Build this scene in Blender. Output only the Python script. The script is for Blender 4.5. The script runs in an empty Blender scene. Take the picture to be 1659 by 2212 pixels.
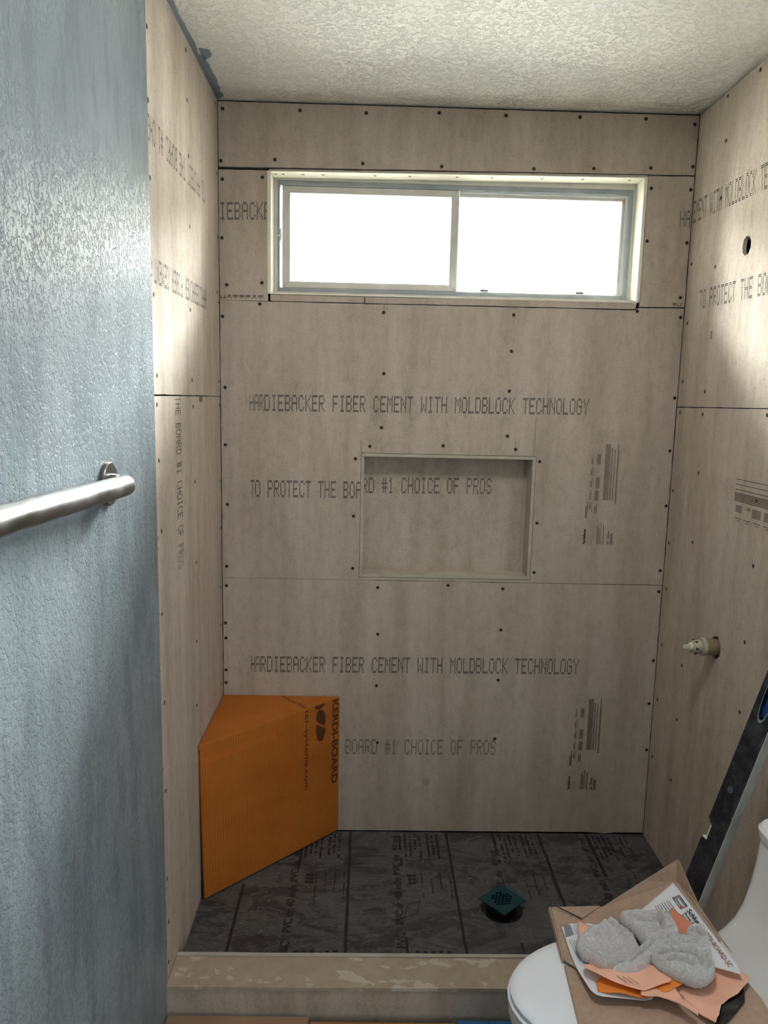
import bpy, bmesh, math, random
from mathutils import Vector, Matrix, noise
from mathutils.geometry import tessellate_polygon
random.seed(7)
S = bpy.context.scene
COL = S.collection
H = 2.4287          # ceiling height above the shower pan
W = 1.50            # width of the shower recess
FZ = -0.10          # bathroom floor

# ---------------------------------------------------------------- camera
cam_d = bpy.data.cameras.new('camera')
cam = bpy.data.objects.new('camera', cam_d)
COL.objects.link(cam)
r_ = Vector((0.99959778, -0.01762183, 0.02222026)); u_ = Vector((-0.01937403, 0.14786003, 0.98881852)); f_ = Vector((0.02071028, 0.98885129, -0.14745916))
cam.matrix_world = Matrix(((r_.x, u_.x, -f_.x, 0.49011), (r_.y, u_.y, -f_.y, -2.45814), (r_.z, u_.z, -f_.z, 1.52045), (0, 0, 0, 1)))
cam_d.sensor_fit = 'HORIZONTAL'; cam_d.sensor_width = 36.0; cam_d.lens = 36.0 * 1605.459 / 1659.0
cam_d.clip_start = 0.02
S.camera = cam

# ---------------------------------------------------------------- world and light
SKY = 106.0
world = bpy.data.worlds.new('overcast_sky'); S.world = world
world.use_nodes = True
wn = world.node_tree.nodes; wl_ = world.node_tree.links
# overcast sky: three times brighter overhead than at the horizon
wg = wn.new('ShaderNodeTexCoord'); wx = wn.new('ShaderNodeSeparateXYZ'); wr = wn.new('ShaderNodeMapRange')
wl_.new(wg.outputs['Generated'], wx.inputs[0]); wl_.new(wx.outputs[2], wr.inputs[0])
wr.inputs[1].default_value = 0.0; wr.inputs[2].default_value = 1.0; wr.inputs[3].default_value = SKY / 3; wr.inputs[4].default_value = SKY
wl_.new(wr.outputs[0], wn['Background'].inputs[1]); wn['Background'].inputs[0].default_value = (0.985, 0.985, 1.0, 1)

def area(name, loc, rot, sx, sy, power, color=(1, 1, 1), portal=False):
    l = bpy.data.lights.new(name, 'AREA'); l.shape = 'RECTANGLE'; l.size = sx; l.size_y = sy; l.energy = power; l.color = color
    o = bpy.data.objects.new(name, l); COL.objects.link(o); o.location = loc; o.rotation_euler = rot
    if portal: l.cycles.is_portal = True
    return o
# portal in the window opening: helps sample the sky, adds no light
area('window_portal', (0.75, 0.135, 2.04), (-math.pi/2, 0, 0), 1.22, 0.42, 1.0, portal=True)
# ceiling lamp of the bathroom, behind the viewer
area('bathroom_ceiling_lamp', (0.80, -1.20, H - 0.03), (0, 0, 0), 0.35, 0.35, 3.2, (0.98, 0.98, 1.0))
# added fill at the solid right wall behind the viewer, brightens the blue wall
area('room_fill_light', (1.505, -2.70, 1.00), (0, math.pi/2, 0), 1.9, 0.75, 6.8, (0.93, 0.97, 1.0))

S.view_settings.view_transform = 'Standard'; S.view_settings.look = 'None'
S.view_settings.exposure = 1.62; S.view_settings.gamma = 1.0
S.view_settings.use_curve_mapping = False

# ---------------------------------------------------------------- materials
def lin(h):
    h = h.lstrip('#'); v = [int(h[i:i+2], 16) / 255 for i in (0, 2, 4)]
    return tuple([(x / 12.92 if x <= 0.04045 else ((x + 0.055) / 1.055) ** 2.4) for x in v] + [1.0])

class NT:
    def __init__(s, name, rough=0.6, metal=0.0, spec=0.5):
        s.m = bpy.data.materials.new(name); s.m.use_nodes = True
        s.t = s.m.node_tree; s.b = s.t.nodes['Principled BSDF']
        s.b.inputs['Roughness'].default_value = rough; s.b.inputs['Metallic'].default_value = metal
        s.b.inputs['Specular IOR Level'].default_value = spec
        s._c = None
    def n(s, typ, **kw):
        nd = s.t.nodes.new(typ)
        for k, v in kw.items(): setattr(nd, k, v)
        return nd
    def L(s, a, b): s.t.links.new(a, b)
    def coord(s, scale=(1, 1, 1), loc=(0, 0, 0)):
        if s._c is None: s._c = s.n('ShaderNodeTexCoord')
        mp = s.n('ShaderNodeMapping'); mp.inputs['Scale'].default_value = scale; mp.inputs['Location'].default_value = loc
        s.L(s._c.outputs['Object'], mp.inputs['Vector']); return mp.outputs['Vector']
    def noise(s, sc, det=4, rough=0.55, scale=(1, 1, 1), loc=(0, 0, 0), dist=0.0):
        nd = s.n('ShaderNodeTexNoise'); nd.inputs['Scale'].default_value = sc; nd.inputs['Detail'].default_value = det
        nd.inputs['Roughness'].default_value = rough; nd.inputs['Distortion'].default_value = dist
        s.L(s.coord(scale, loc), nd.inputs['Vector']); return nd.outputs['Fac']
    def ramp(s, fac, stops):
        nd = s.n('ShaderNodeValToRGB'); cr = nd.color_ramp
        while len(cr.elements) < len(stops): cr.elements.new(0.5)
        for e, (p, c) in zip(cr.elements, stops):
            e.position = p; e.color = c if len(c) == 4 else (*c, 1)
        s.L(fac, nd.inputs['Fac']); return nd.outputs['Color']
    def mix(s, fac, a, b, mode='MIX'):
        nd = s.n('ShaderNodeMix', data_type='RGBA', blend_type=mode)
        for sock, v in ((nd.inputs[0], fac), (nd.inputs[6], a), (nd.inputs[7], b)):
            if hasattr(v, 'links'): s.L(v, sock)
            else: sock.default_value = v
        return nd.outputs[2]
    def math(s, op, a, b=None):
        nd = s.n('ShaderNodeMath', operation=op)
        for i, v in enumerate((a, b)):
            if v is None: continue
            if hasattr(v, 'links'): s.L(v, nd.inputs[i])
            else: nd.inputs[i].default_value = v
        return nd.outputs[0]
    def color(s, c):
        if hasattr(c, 'links'): s.L(c, s.b.inputs['Base Color'])
        else: s.b.inputs['Base Color'].default_value = c
    def bump(s, h, strength=0.3, dist=0.002):
        nd = s.n('ShaderNodeBump'); nd.inputs['Strength'].default_value = strength; nd.inputs['Distance'].default_value = dist
        s.L(h, nd.inputs['Height']); s.L(nd.outputs['Normal'], s.b.inputs['Normal'])

def plain(name, col, rough=0.6, metal=0.0, spec=0.5, var=0.0, bump=0.0, bsc=300):
    k = NT(name, rough, metal, spec)
    c = lin(col)
    if var > 0:
        f = k.noise(18, 5)
        k.color(k.ramp(f, [(0.3, tuple(x * (1 - var) for x in c[:3])), (0.7, tuple(min(1, x * (1 + var)) for x in c[:3]))]))
    else: k.color(c)
    if bump > 0: k.bump(k.noise(bsc, 3), bump, 0.001)
    return k.m

def cement_mat(name, tint=(1, 1, 1), seed=0):
    k = NT(name, 0.85, 0, 0.25)
    def T(h): c = lin(h); return (c[0]*tint[0], c[1]*tint[1], c[2]*tint[2], 1)
    streak = k.noise(7.0, 5, 0.6, (1.8, 1.8, 0.20), (seed, 0, 0))
    mott = k.noise(38, 6, 0.7, (1, 1, 0.6), (0, seed, 0))
    fine = k.noise(210, 4, 0.75, (1, 1, 0.8))
    base = k.ramp(streak, [(0.30, T('#ac9f8f')), (0.5, T('#bcaf9f')), (0.72, T('#cabeb0'))])
    m2 = k.ramp(mott, [(0.30, (0.84, 0.83, 0.82)), (0.50, (0.98, 0.98, 0.98)), (0.72, (1.08, 1.08, 1.08))])
    c = k.mix(1.0, base, m2, 'MULTIPLY')
    f2 = k.ramp(fine, [(0.34, (0.80, 0.785, 0.77)), (0.50, (1.0, 1.0, 1.0)), (0.68, (1.10, 1.10, 1.10))])
    c = k.mix(0.75, c, f2, 'MULTIPLY')
    sp = k.noise(95, 2, 0.5, (1, 1, 1), (3, seed, 1))
    c = k.mix(k.ramp(sp, [(0.60, (0, 0, 0)), (0.70, (0.20, 0.20, 0.20))]), c, T('#7b6f5f'))
    k.color(c); k.bump(k.noise(420, 3), 0.12, 0.0008)
    return k.m
M = {}
M['cement'] = cement_mat('fibre_cement')
M['cement_edge'] = plain('fibre_cement_cut_edge', '#b8b1a0', 0.9, var=0.12, bump=0.3)
M['dark_gap'] = plain('dark_substrate', '#2a2622', 0.9)
M['ink'] = plain('black_ink', '#292420', 0.8, spec=0.2)
M['grey_ink'] = plain('grey_ink', '#5b554b', 0.85, spec=0.2)
M['screw'] = plain('phosphate_screw', '#3b342c', 0.55, 0.4)
M['crater'] = plain('crushed_cement_dust', '#8b8272', 0.95)
M['recess'] = plain('recess_gap_shade', '#120f0c', 0.9)  # near-black put in for the shade of recesses and narrow gaps
M['plaster'] = plain('plaster_edge', '#d6d3c8', 0.9, var=0.1)

def knock(name, c0, c1, rough, scale, vstretch, strength, dist, blot=None, axis='z'):
    k = NT(name, rough, 0, 0.14)
    sc = {'z': (1, 1, vstretch), 'x': (1, 1, 1)}[axis]
    a = k.noise(scale, 4, 0.6, sc, dist=0.25)
    h = k.ramp(a, [(0.40, (0, 0, 0)), (0.50, (0.85, 0.85, 0.85)), (0.75, (1, 1, 1))])
    b = k.noise(scale * 3.2, 2, 0.5, sc)
    hh = k.math('ADD', h, k.math('MULTIPLY', b, 0.45))
    v = k.noise(2.6, 5, 0.6, (1, 1, 0.7))
    col = k.ramp(v, [(0.32, lin(c0)), (0.66, lin(c1))])
    if blot:
        hue = k.ramp(k.noise(5.5, 5, 0.65, (1.2, 3.2, 0.9), (9, 1, 4)), [(0.40, lin('#9a9aa8')), (0.52, lin('#ffffff')), (0.64, lin('#e2efe0'))])
        col = k.mix(0.28, col, hue, 'MULTIPLY')
    if blot: col = k.mix(k.ramp(k.noise(4.5, 6, 0.6, (1.5, 2.6, 0.6), (4, 2, 8)), [(0.52, (0, 0, 0)), (0.62, (0.45, 0.45, 0.45))]), col, lin(blot))
    k.color(col); k.bump(hh, strength, dist)
    return k.m
M['blue_wall'] = knock('semigloss_blue_paint', '#7b858a', '#8e979b', 0.36, 125, 0.80, 0.9, 0.0014, '#6f7c7c')
M['ceiling'] = knock('white_knockdown_ceiling', '#e3e0d8', '#e9e6df', 0.50, 85, 1, 1.0, 0.0030, axis='x')
M['blue_paint'] = plain('blue_grey_paint', '#78838f', 0.5, var=0.1)
M['floor'] = plain('bathroom_floor', '#6e6355', 0.7, var=0.2)
M['white_line'] = plain('painted_window_jamb', '#ebe6d3', 0.6, var=0.05, bump=0.2, bsc=60)
M['alu'] = plain('aged_vinyl_frame', '#bebdb5', 0.45, var=0.08)
M['alu_paint'] = plain('paint_smeared_frame', '#8c9295', 0.5, var=0.14, bump=0.2, bsc=80)
M['alu_light'] = plain('bright_window_track', '#d5d8d6', 0.35)
M['sealant'] = plain('orange_sealant', '#c77a2a', 0.6)
M['black'] = plain('black_plastic', '#15171a', 0.4)
M['rubber'] = plain('dark_weep_slot', '#30302e', 0.7)
M['ceramic'] = plain('white_glazed_ceramic', '#f1f0ec', 0.10, spec=0.6)
M['seat'] = plain('white_seat_plastic', '#f2f5f8', 0.22)
M['teal'] = plain('teal_drain_cover', '#0a3d44', 0.35, var=0.15)
M['abs'] = plain('black_drain_barrel', '#0c0d0e', 0.35)
M['valve'] = plain('weathered_valve_body', '#b7ae99', 0.5, var=0.2)
M['valve_dark'] = plain('tarnished_brass', '#8f7f62', 0.45, 0.3, var=0.25)
M['cream'] = plain('cream_plastic', '#dcdcb8', 0.4)
M['white_paper'] = plain('white_paper', '#e6e6e8', 0.7)
M['salmon'] = plain('salmon_tissue_paper', '#f8bda0', 0.75, var=0.06, bump=0.15, bsc=60)
M['salmon_dark'] = plain('salmon_print_band', '#d98b6c', 0.75)
M['orange_paper'] = plain('orange_leaflet', '#ef8a31', 0.6, var=0.1)
M['ink2'] = plain('leaflet_ink', '#3a3c44', 0.8)
M['ink3'] = plain('leaflet_grey_ink', '#8b8d93', 0.8)
M['red_ink'] = plain('leaflet_orange_ink', '#d2512c', 0.7)
M['brown_ink'] = plain('leaflet_rust_ink', '#a8644f', 0.7)
M['torn'] = plain('black_torn_scrap', '#1b1816', 0.55)
M['box_blue'] = plain('blue_carton', '#2d6a94', 0.6, var=0.1)

k = NT('brushed_steel', 0.36, 1.0)
k.color(k.ramp(k.noise(9, 4, 0.6, (1, 1, 1)), [(0.35, lin('#6b6967')), (0.65, lin('#8f8d8a'))]))
k.L(k.ramp(k.noise(14, 5, 0.6), [(0.35, (0.28, 0.28, 0.28)), (0.7, (0.5, 0.5, 0.5))]), k.b.inputs['Roughness']); M['steel'] = k.m

k = NT('corrugated_cardboard', 0.85, 0, 0.2)
k.color(k.mix(0.5, k.ramp(k.noise(12, 5, 0.6), [(0.3, lin('#a88f7b')), (0.7, lin('#c3a892'))]), k.ramp(k.noise(90, 3, 0.6), [(0.35, lin('#a58a75')), (0.65, lin('#b89d88'))])))
k.bump(k.noise(60, 3), 0.15, 0.001); M['card'] = k.m
k = NT('brown_carton', 0.55, 0, 0.4)
k.color(k.ramp(k.noise(9, 4, 0.5), [(0.3, lin('#8a6238')), (0.7, lin('#a37747'))])); M['carton'] = k.m
k = NT('clear_stretch_film', 0.15, 0, 0.5)
k.b.inputs['Alpha'].default_value = 0.10; k.color(lin('#dfe3e6')); k.bump(k.noise(70, 4, 0.6, (1, 3, 1)), 0.8, 0.004); M['film'] = k.m

# orange foam board with printed measuring grid
def board_orange(name, ua, va):
    k = NT(name, 0.62, 0, 0.3)
    tc = k.n('ShaderNodeTexCoord'); sep = k.n('ShaderNodeSeparateXYZ'); k.L(tc.outputs['Object'], sep.inputs[0])
    def lines(sock, step, wdt):
        fr = k.math('FRACT', k.math('DIVIDE', k.math('ADD', sock, 10.0), step))
        return k.math('LESS_THAN', fr, wdt)
    g = k.math('MAXIMUM', lines(sep.outputs[ua], 0.0098, 0.15), lines(sep.outputs[va], 0.0086, 0.16))
    weave = k.noise(160, 3, 0.7)
    g = k.math('MULTIPLY', g, k.math('ADD', k.math('MULTIPLY', weave, 2.2), -0.35))
    base = k.ramp(k.noise(5, 4), [(0.3, lin('#b5671f')), (0.7, lin('#c2742a'))])
    k.color(k.mix(k.math('MULTIPLY', k.math('MINIMUM', g, 0.9), k.ramp(k.noise(12, 4, 0.6), [(0.35, (0.25, 0.25, 0.25)), (0.65, (0.85, 0.85, 0.85))])), base, lin('#5a2a08'))); k.bump(k.noise(500, 2), 0.2, 0.0006)
    return k.m
M['orange_front'] = board_orange('orange_foam_board_front', 0, 2)
M['orange_top'] = board_orange('orange_foam_board_top', 0, 1)
M['orange_plain'] = plain('orange_tape_band', '#bd681b', 0.6, var=0.05)
M['print_brown'] = plain('brown_print', '#5a3214', 0.7)
M['foam'] = plain('foam_core_gap_shade', '#3a3330', 0.9)  # bench body coloured dark for the shade in its gap at the wall

# liner
k = NT('grey_pvc_liner', 0.42, 0, 0.4)
base = k.ramp(k.noise(3.5, 5, 0.6), [(0.3, lin('#333335')), (0.7, lin('#484748'))])
dust = k.ramp(k.noise(7, 9, 0.72, (0.8, 1.5, 1), (2, 5, 0), 1.2), [(0.44, (0, 0, 0)), (0.52, (0.30, 0.30, 0.30)), (0.60, (0.12, 0.12, 0.12)), (0.72, (0.7, 0.7, 0.7))])
spots = k.ramp(k.noise(60, 6, 0.75, loc=(8, 1, 0)), [(0.56, (0, 0, 0)), (0.68, (0.55, 0.55, 0.55))])
c = k.mix(dust, base, lin('#86857f')); c = k.mix(spots, c, lin('#8e8c86'))
k.color(c)
k.L(k.ramp(k.noise(7, 6, 0.7, loc=(2, 3, 1)), [(0.35, (0.32, 0.32, 0.32)), (0.7, (0.75, 0.75, 0.75))]), k.b.inputs['Roughness'])
k.bump(k.noise(16, 6, 0.62, (0.8, 1.6, 1), dist=1.0), 0.8, 0.009); M['liner'] = k.m

# curb top with thinset smears
k = NT('curb_cement_board', 0.8, 0, 0.3)
b0 = k.ramp(k.noise(22, 6, 0.65), [(0.3, lin('#a3947f')), (0.7, lin('#b3a591'))])
sm = k.ramp(k.noise(15, 5, 0.6, (0.8, 1.4, 1), (1.3, 7, 0), 0.3), [(0.585, (0, 0, 0)), (0.605, (0.5, 0.5, 0.5)), (0.66, (0.35, 0.35, 0.35))])
k.color(k.mix(sm, b0, lin('#ddd8cb'))); M['curb'] = k.m

# spirit level
k = NT('dusty_black_paint', 0.42, 0, 0.5)
d1 = k.ramp(k.noise(24, 7, 0.75, loc=(1, 2, 3)), [(0.42, (0, 0, 0)), (0.75, (0.9, 0.9, 0.9))])
d2 = k.ramp(k.noise(110, 4, 0.75), [(0.66, (0, 0, 0)), (0.78, (0.6, 0.6, 0.6))])
k.color(k.mix(d2, k.mix(d1, lin('#15181d'), lin('#4c5057')), lin('#a4a8ab'))); M['level'] = k.m
M['level_edge'] = plain('milled_aluminium_edge', '#c2c2bc', 0.6, 0.0, var=0.15)
M['level_blue'] = plain('blue_handle_grip', '#12407a', 0.45)
k = NT('vial_green', 0.1); k.color(lin('#b9d89a')); M['vial'] = k.m

# terry cloth
k = NT('grey_terry_cotton', 0.95, 0, 0.1)
k.color(k.ramp(k.noise(160, 4, 0.7), [(0.3, lin('#d6d2ce')), (0.7, lin('#faf8f5'))]))
k.b.inputs['Sheen Weight'].default_value = 0.3
k.bump(k.noise(420, 4, 0.7), 0.9, 0.003); M['terry'] = k.m

# window glass: clear pane that lets daylight straight through, with a Fresnel reflection
gm = bpy.data.materials.new('window_glass'); gm.use_nodes = True
t = gm.node_tree; t.nodes.clear()
o_ = t.nodes.new('ShaderNodeOutputMaterial'); tr = t.nodes.new('ShaderNodeBsdfTransparent'); gl = t.nodes.new('ShaderNodeBsdfGlossy'); fr = t.nodes.new('ShaderNodeFresnel'); mx = t.nodes.new('ShaderNodeMixShader')
tr.inputs[0].default_value = (0.94, 0.97, 0.95, 1); gl.inputs['Roughness'].default_value = 0.02; fr.inputs[0].default_value = 1.45
t.links.new(fr.outputs[0], mx.inputs[0]); t.links.new(tr.outputs[0], mx.inputs[1]); t.links.new(gl.outputs[0], mx.inputs[2]); t.links.new(mx.outputs[0], o_.inputs[0])
M['glass'] = gm

# ---------------------------------------------------------------- mesh helpers
class MB:
    def __init__(s): s.v = []; s.f = []; s.mi = []
    def add(s, vs, fs, mi=0):
        o = len(s.v); s.v += [tuple(v) for v in vs]; s.f += [tuple(i + o for i in f) for f in fs]; s.mi += [mi] * len(fs); return s
    def box(s, x0, x1, y0, y1, z0, z1, mi=0):
        return s.add([(x, y, z) for x in (x0, x1) for y in (y0, y1) for z in (z0, z1)],
                     [(0, 1, 3, 2), (4, 6, 7, 5), (0, 4, 5, 1), (2, 3, 7, 6), (0, 2, 6, 4), (1, 5, 7, 3)], mi)
    def rings(s, rs, cap0=True, cap1=True, mi=0):
        n = len(rs[0]); vs = [p for r in rs for p in r]; fs = []
        for i in range(len(rs) - 1):
            for j in range(n):
                k2 = (j + 1) % n; fs.append((i*n + j, i*n + k2, (i+1)*n + k2, (i+1)*n + j))
        if cap0: fs.append(tuple(range(n - 1, -1, -1)))
        if cap1: fs.append(tuple((len(rs) - 1) * n + j for j in range(n)))
        return s.add(vs, fs, mi)
    def cyl(s, c, ax, r0, r1, L, n=24, mi=0, cap0=True, cap1=True):
        ax = Vector(ax).normalized(); a = ax.orthogonal().normalized(); b = ax.cross(a); c = Vector(c); rs = []
        for t, r in ((0, r0), (L, r1)):
            rs.append([c + ax*t + (a*math.cos(2*math.pi*j/n) + b*math.sin(2*math.pi*j/n))*r for j in range(n)])
        return s.rings(rs, cap0, cap1, mi)
    def tube(s, path, r, n=20, mi=0):
        path = [Vector(p) for p in path]; rs = []; up = None
        for i, p in enumerate(path):
            d = (path[min(i+1, len(path)-1)] - path[max(i-1, 0)]).normalized()
            if up is None: up = d.orthogonal().normalized()
            up = (up - d*up.dot(d)).normalized(); b = d.cross(up)
            rr = r[i] if isinstance(r, (list, tuple)) else r
            rs.append([p + (up*math.cos(2*math.pi*j/n) + b*math.sin(2*math.pi*j/n))*rr for j in range(n)])
        return s.rings(rs, mi=mi)
    def build(s, name, mats, parent=None, smooth=False, bevel=0.0, segs=2, fix=True):
        me = bpy.data.meshes.new(name); me.from_pydata(s.v, [], s.f); me.validate()
        if fix:
            bm = bmesh.new(); bm.from_mesh(me); bmesh.ops.recalc_face_normals(bm, faces=bm.faces); bm.to_mesh(me); bm.free()
        if not isinstance(mats, (list, tuple)): mats = [mats]
        for m in mats: me.materials.append(m)
        if len(mats) > 1 and len(me.polygons) == len(s.mi):
            for p, i in zip(me.polygons, s.mi): p.material_index = i
        o = bpy.data.objects.new(name, me); COL.objects.link(o)
        if smooth: me.shade_smooth(); me.set_sharp_from_angle(angle=math.radians(38))
        if bevel > 0:
            md = o.modifiers.new('bevel', 'BEVEL'); md.width = bevel; md.segments = segs; md.limit_method = 'ANGLE'
        if parent: o.parent = parent; o.matrix_parent_inverse = parent.matrix_world.inverted() if parent.type != 'EMPTY' or True else Matrix()
        return o

def empty(name, loc=(0, 0, 0), rot=(0, 0, 0)):
    o = bpy.data.objects.new(name, None); COL.objects.link(o); o.empty_display_size = 0.05
    o.matrix_world = Matrix.Translation(loc) @ Matrix.Rotation(rot[2], 4, 'Z') @ Matrix.Rotation(rot[1], 4, 'Y') @ Matrix.Rotation(rot[0], 4, 'X'); return o
def tag(o, label=None, cat=None, group=None, kind=None):
    if label: o['label'] = label
    if cat: o['category'] = cat
    if group: o['group'] = group
    if kind: o['kind'] = kind
    return o

class Plane:
    """maps wall coordinates (a,b) and height h off the wall to 3-D"""
    def __init__(s, o, ea, eb, en): s.o = Vector(o); s.a = Vector(ea); s.b = Vector(eb); s.n = Vector(en)
    def __call__(s, a, b, h=0.0): return s.o + s.a*a + s.b*b + s.n*h
PB = Plane((0, 0, 0), (1, 0, 0), (0, 0, 1), (0, -1, 0))       # back wall: a = x, b = z
PL = Plane((0, 0, 0), (0, 1, 0), (0, 0, 1), (1, 0, 0))        # left wall: a = y, b = z
PR = Plane((W, 0, 0), (0, 1, 0), (0, 0, 1), (-1, 0, 0))       # right wall

def rough_loop(pts, step=0.03, amp=0.0006):
    out = []
    for i, p in enumerate(pts):
        q = pts[(i + 1) % len(pts)]; d = math.hypot(q[0]-p[0], q[1]-p[1]); n = max(1, int(d / step))
        nx, ny = -(q[1]-p[1]) / d, (q[0]-p[0]) / d
        for j in range(n):
            t = j / n; k = 0 if j == 0 else (random.random() - 0.5) * 2 * amp
            out.append((p[0] + (q[0]-p[0])*t + nx*k, p[1] + (q[1]-p[1])*t + ny*k))
    return out
def board(name, pl, outline, parent, holes=(), t=0.011, mat=None, h0=0.0, amp=0.0006, edge=None):
    loops = [rough_loop(outline, amp=amp)] + [list(h) for h in holes]
    tris = tessellate_polygon([[Vector((p[0], p[1], 0)) for p in l] for l in loops])
    flat = [p for l in loops for p in l]; N = len(flat)
    mb = MB(); vs = [pl(a, b, h0) for a, b in flat] + [pl(a, b, h0 - t) for a, b in flat]
    mb.add(vs, [tuple(t_) for t_ in tris] + [tuple(i + N for i in reversed(t_)) for t_ in tris])
    o = 0; sf = []
    for l in loops:
        n = len(l)
        for j in range(n): sf.append((o + j, o + (j+1) % n, o + (j+1) % n + N, o + j + N))
        o += n
    nf = len(mb.f); mb.f += sf; mb.mi += [1] * len(sf)
    return mb.build(name, [mat or M['cement'], edge or M['cement_edge']], parent)
def rect(a0, a1, b0, b1): return [(a0, b0), (a1, b0), (a1, b1), (a0, b1)]
def ngon(a, b, r, n=10, jit=0.0, sy=1.0):
    return [(a + math.cos(2*math.pi*j/n)*r*(1 + random.uniform(-jit, jit)), b + sy*math.sin(2*math.pi*j/n)*r*(1 + random.uniform(-jit, jit))) for j in range(n)]

# screw: phosphate head in a crushed crater, dark disc painted for the recess shade, local z = out of the wall
def screw_mesh():
    mb = MB(); n = 12
    def ring(r, z):
        r *= .86
        return [(r*math.cos(2*math.pi*j/n), r*math.sin(2*math.pi*j/n), z) for j in range(n)]
    mb.rings([ring(0.0074, 0.0001), ring(0.0068, 0.0005), ring(0.0056, 0.0004)], False, False, 0)
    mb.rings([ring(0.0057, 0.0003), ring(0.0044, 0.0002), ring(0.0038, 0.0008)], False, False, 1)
    mb.rings([ring(0.0038, 0.0008), ring(0.0015, 0.0009)], False, True, 2)
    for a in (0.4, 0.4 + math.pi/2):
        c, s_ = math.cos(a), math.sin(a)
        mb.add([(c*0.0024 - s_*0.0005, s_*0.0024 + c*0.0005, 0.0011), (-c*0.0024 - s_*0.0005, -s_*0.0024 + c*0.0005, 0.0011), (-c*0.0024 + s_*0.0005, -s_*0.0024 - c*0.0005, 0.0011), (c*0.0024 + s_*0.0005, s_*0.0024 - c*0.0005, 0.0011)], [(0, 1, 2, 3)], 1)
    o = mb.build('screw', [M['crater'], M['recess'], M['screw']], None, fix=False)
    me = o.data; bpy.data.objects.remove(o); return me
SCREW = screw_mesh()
def inside(p, poly):
    c = False; j = len(poly) - 1
    for i in range(len(poly)):
        a, b = poly[i], poly[j]
        if (a[1] > p[1]) != (b[1] > p[1]) and p[0] < (b[0]-a[0])*(p[1]-a[1])/(b[1]-a[1]) + a[0]: c = not c
        j = i
    return c
def screws(pl, pts, boards):
    for p in pts:
        par = boards[-1][0]
        for b, poly in boards:
            if inside(p, poly): par = b; break
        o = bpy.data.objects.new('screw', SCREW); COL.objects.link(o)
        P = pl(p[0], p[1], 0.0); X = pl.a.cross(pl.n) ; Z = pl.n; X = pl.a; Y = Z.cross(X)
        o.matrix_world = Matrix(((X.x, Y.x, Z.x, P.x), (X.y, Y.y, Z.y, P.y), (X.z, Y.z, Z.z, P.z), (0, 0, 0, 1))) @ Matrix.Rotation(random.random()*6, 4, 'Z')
        mw = o.matrix_world.copy(); o.parent = par; o.matrix_parent_inverse = par.matrix_world.inverted(); 

# dot-matrix printing
F5 = {'A':"01110 10001 10001 11111 10001 10001 10001",'B':"11110 10001 10001 11110 10001 10001 11110",'C':"01110 10001 10000 10000 10000 10001 01110",'D':"11110 10001 10001 10001 10001 10001 11110",
'E':"11111 10000 10000 11110 10000 10000 11111",'F':"11111 10000 10000 11110 10000 10000 10000",'G':"01110 10001 10000 10111 10001 10001 01110",'H':"10001 10001 10001 11111 10001 10001 10001",
'I':"01110 00100 00100 00100 00100 00100 01110",'K':"10001 10010 10100 11000 10100 10010 10001",'L':"10000 10000 10000 10000 10000 10000 11111",'M':"10001 11011 10101 10101 10001 10001 10001",
'N':"10001 11001 10101 10101 10011 10001 10001",'O':"01110 10001 10001 10001 10001 10001 01110",'P':"11110 10001 10001 11110 10000 10000 10000",'R':"11110 10001 10001 11110 10100 10010 10001",
'S':"01110 10001 10000 01110 00001 10001 01110",'T':"11111 00100 00100 00100 00100 00100 00100",'W':"10001 10001 10001 10101 10101 11011 10001",'Y':"10001 10001 01010 00100 00100 00100 00100",
'#':"01010 01010 11111 01010 11111 01010 01010",'1':"00100 01100 00100 00100 00100 00100 01110",' ':"00000 00000 00000 00000 00000 00000 00000"}
def dashes(s, pl, tl, tr, bl, parent, squeeze=0, rows=(0, 14), clip=None, h=0.0004, mat=None, thick=0.31, name='printed_text'):
    """tl/tr/bl: wall coordinates of the top-left, top-right and bottom-left corners of the line"""
    tl, tr, bl = Vector(tl), Vector(tr), Vector(bl); ex = tr - tl; ey = bl - tl
    units = []; x = 0.0
    for i, ch in enumerate(s):
        w = 4.3 if i < squeeze else 6.0
        units.append(x); x += w
    tot = x - 1.0; mb = MB()
    for i, ch in enumerate(s):
        g = F5[ch].split(); cw = (0.72 if i < squeeze else 1.0)
        for r in range(7):
            for c in range(5):
                if g[r][c] != '1': continue
                for k2 in (0, 1):
                    rr = r*2 + k2
                    if not rows[0] <= rr < rows[1]: continue
                    u0 = (units[i] + c*cw + 0.04 + random.uniform(-.05, .05)) / tot; u1 = (units[i] + (c + 0.90)*cw) / tot
                    v0 = (rr + 0.5 - thick) / 14; v1 = (rr + 0.5 + thick) / 14
                    sl = 0.0015
                    q = [tl + ex*u0 + ey*v0, tl + ex*u1 + ey*(v0 - 0.012), tl + ex*u1 + ey*(v1 - 0.012), tl + ex*u0 + ey*v1]
                    if clip and not all(clip(p) for p in q): continue
                    mb.add([pl(p.x, p.y, h) for p in q], [(0, 1, 2, 3)])
    return mb.build(name, mat or M['ink'], parent, fix=False)
def lines_block(pl, quads, parent, h=0.0004, mat=None, name='fine_print'):
    mb = MB()
    for (a0, a1, b0, b1) in quads: mb.add([pl(a0, b0, h), pl(a1, b0, h), pl(a1, b1, h), pl(a0, b1, h)], [(0, 1, 2, 3)])
    return mb.build(name, mat or M['grey_ink'], parent, fix=False)

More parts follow.
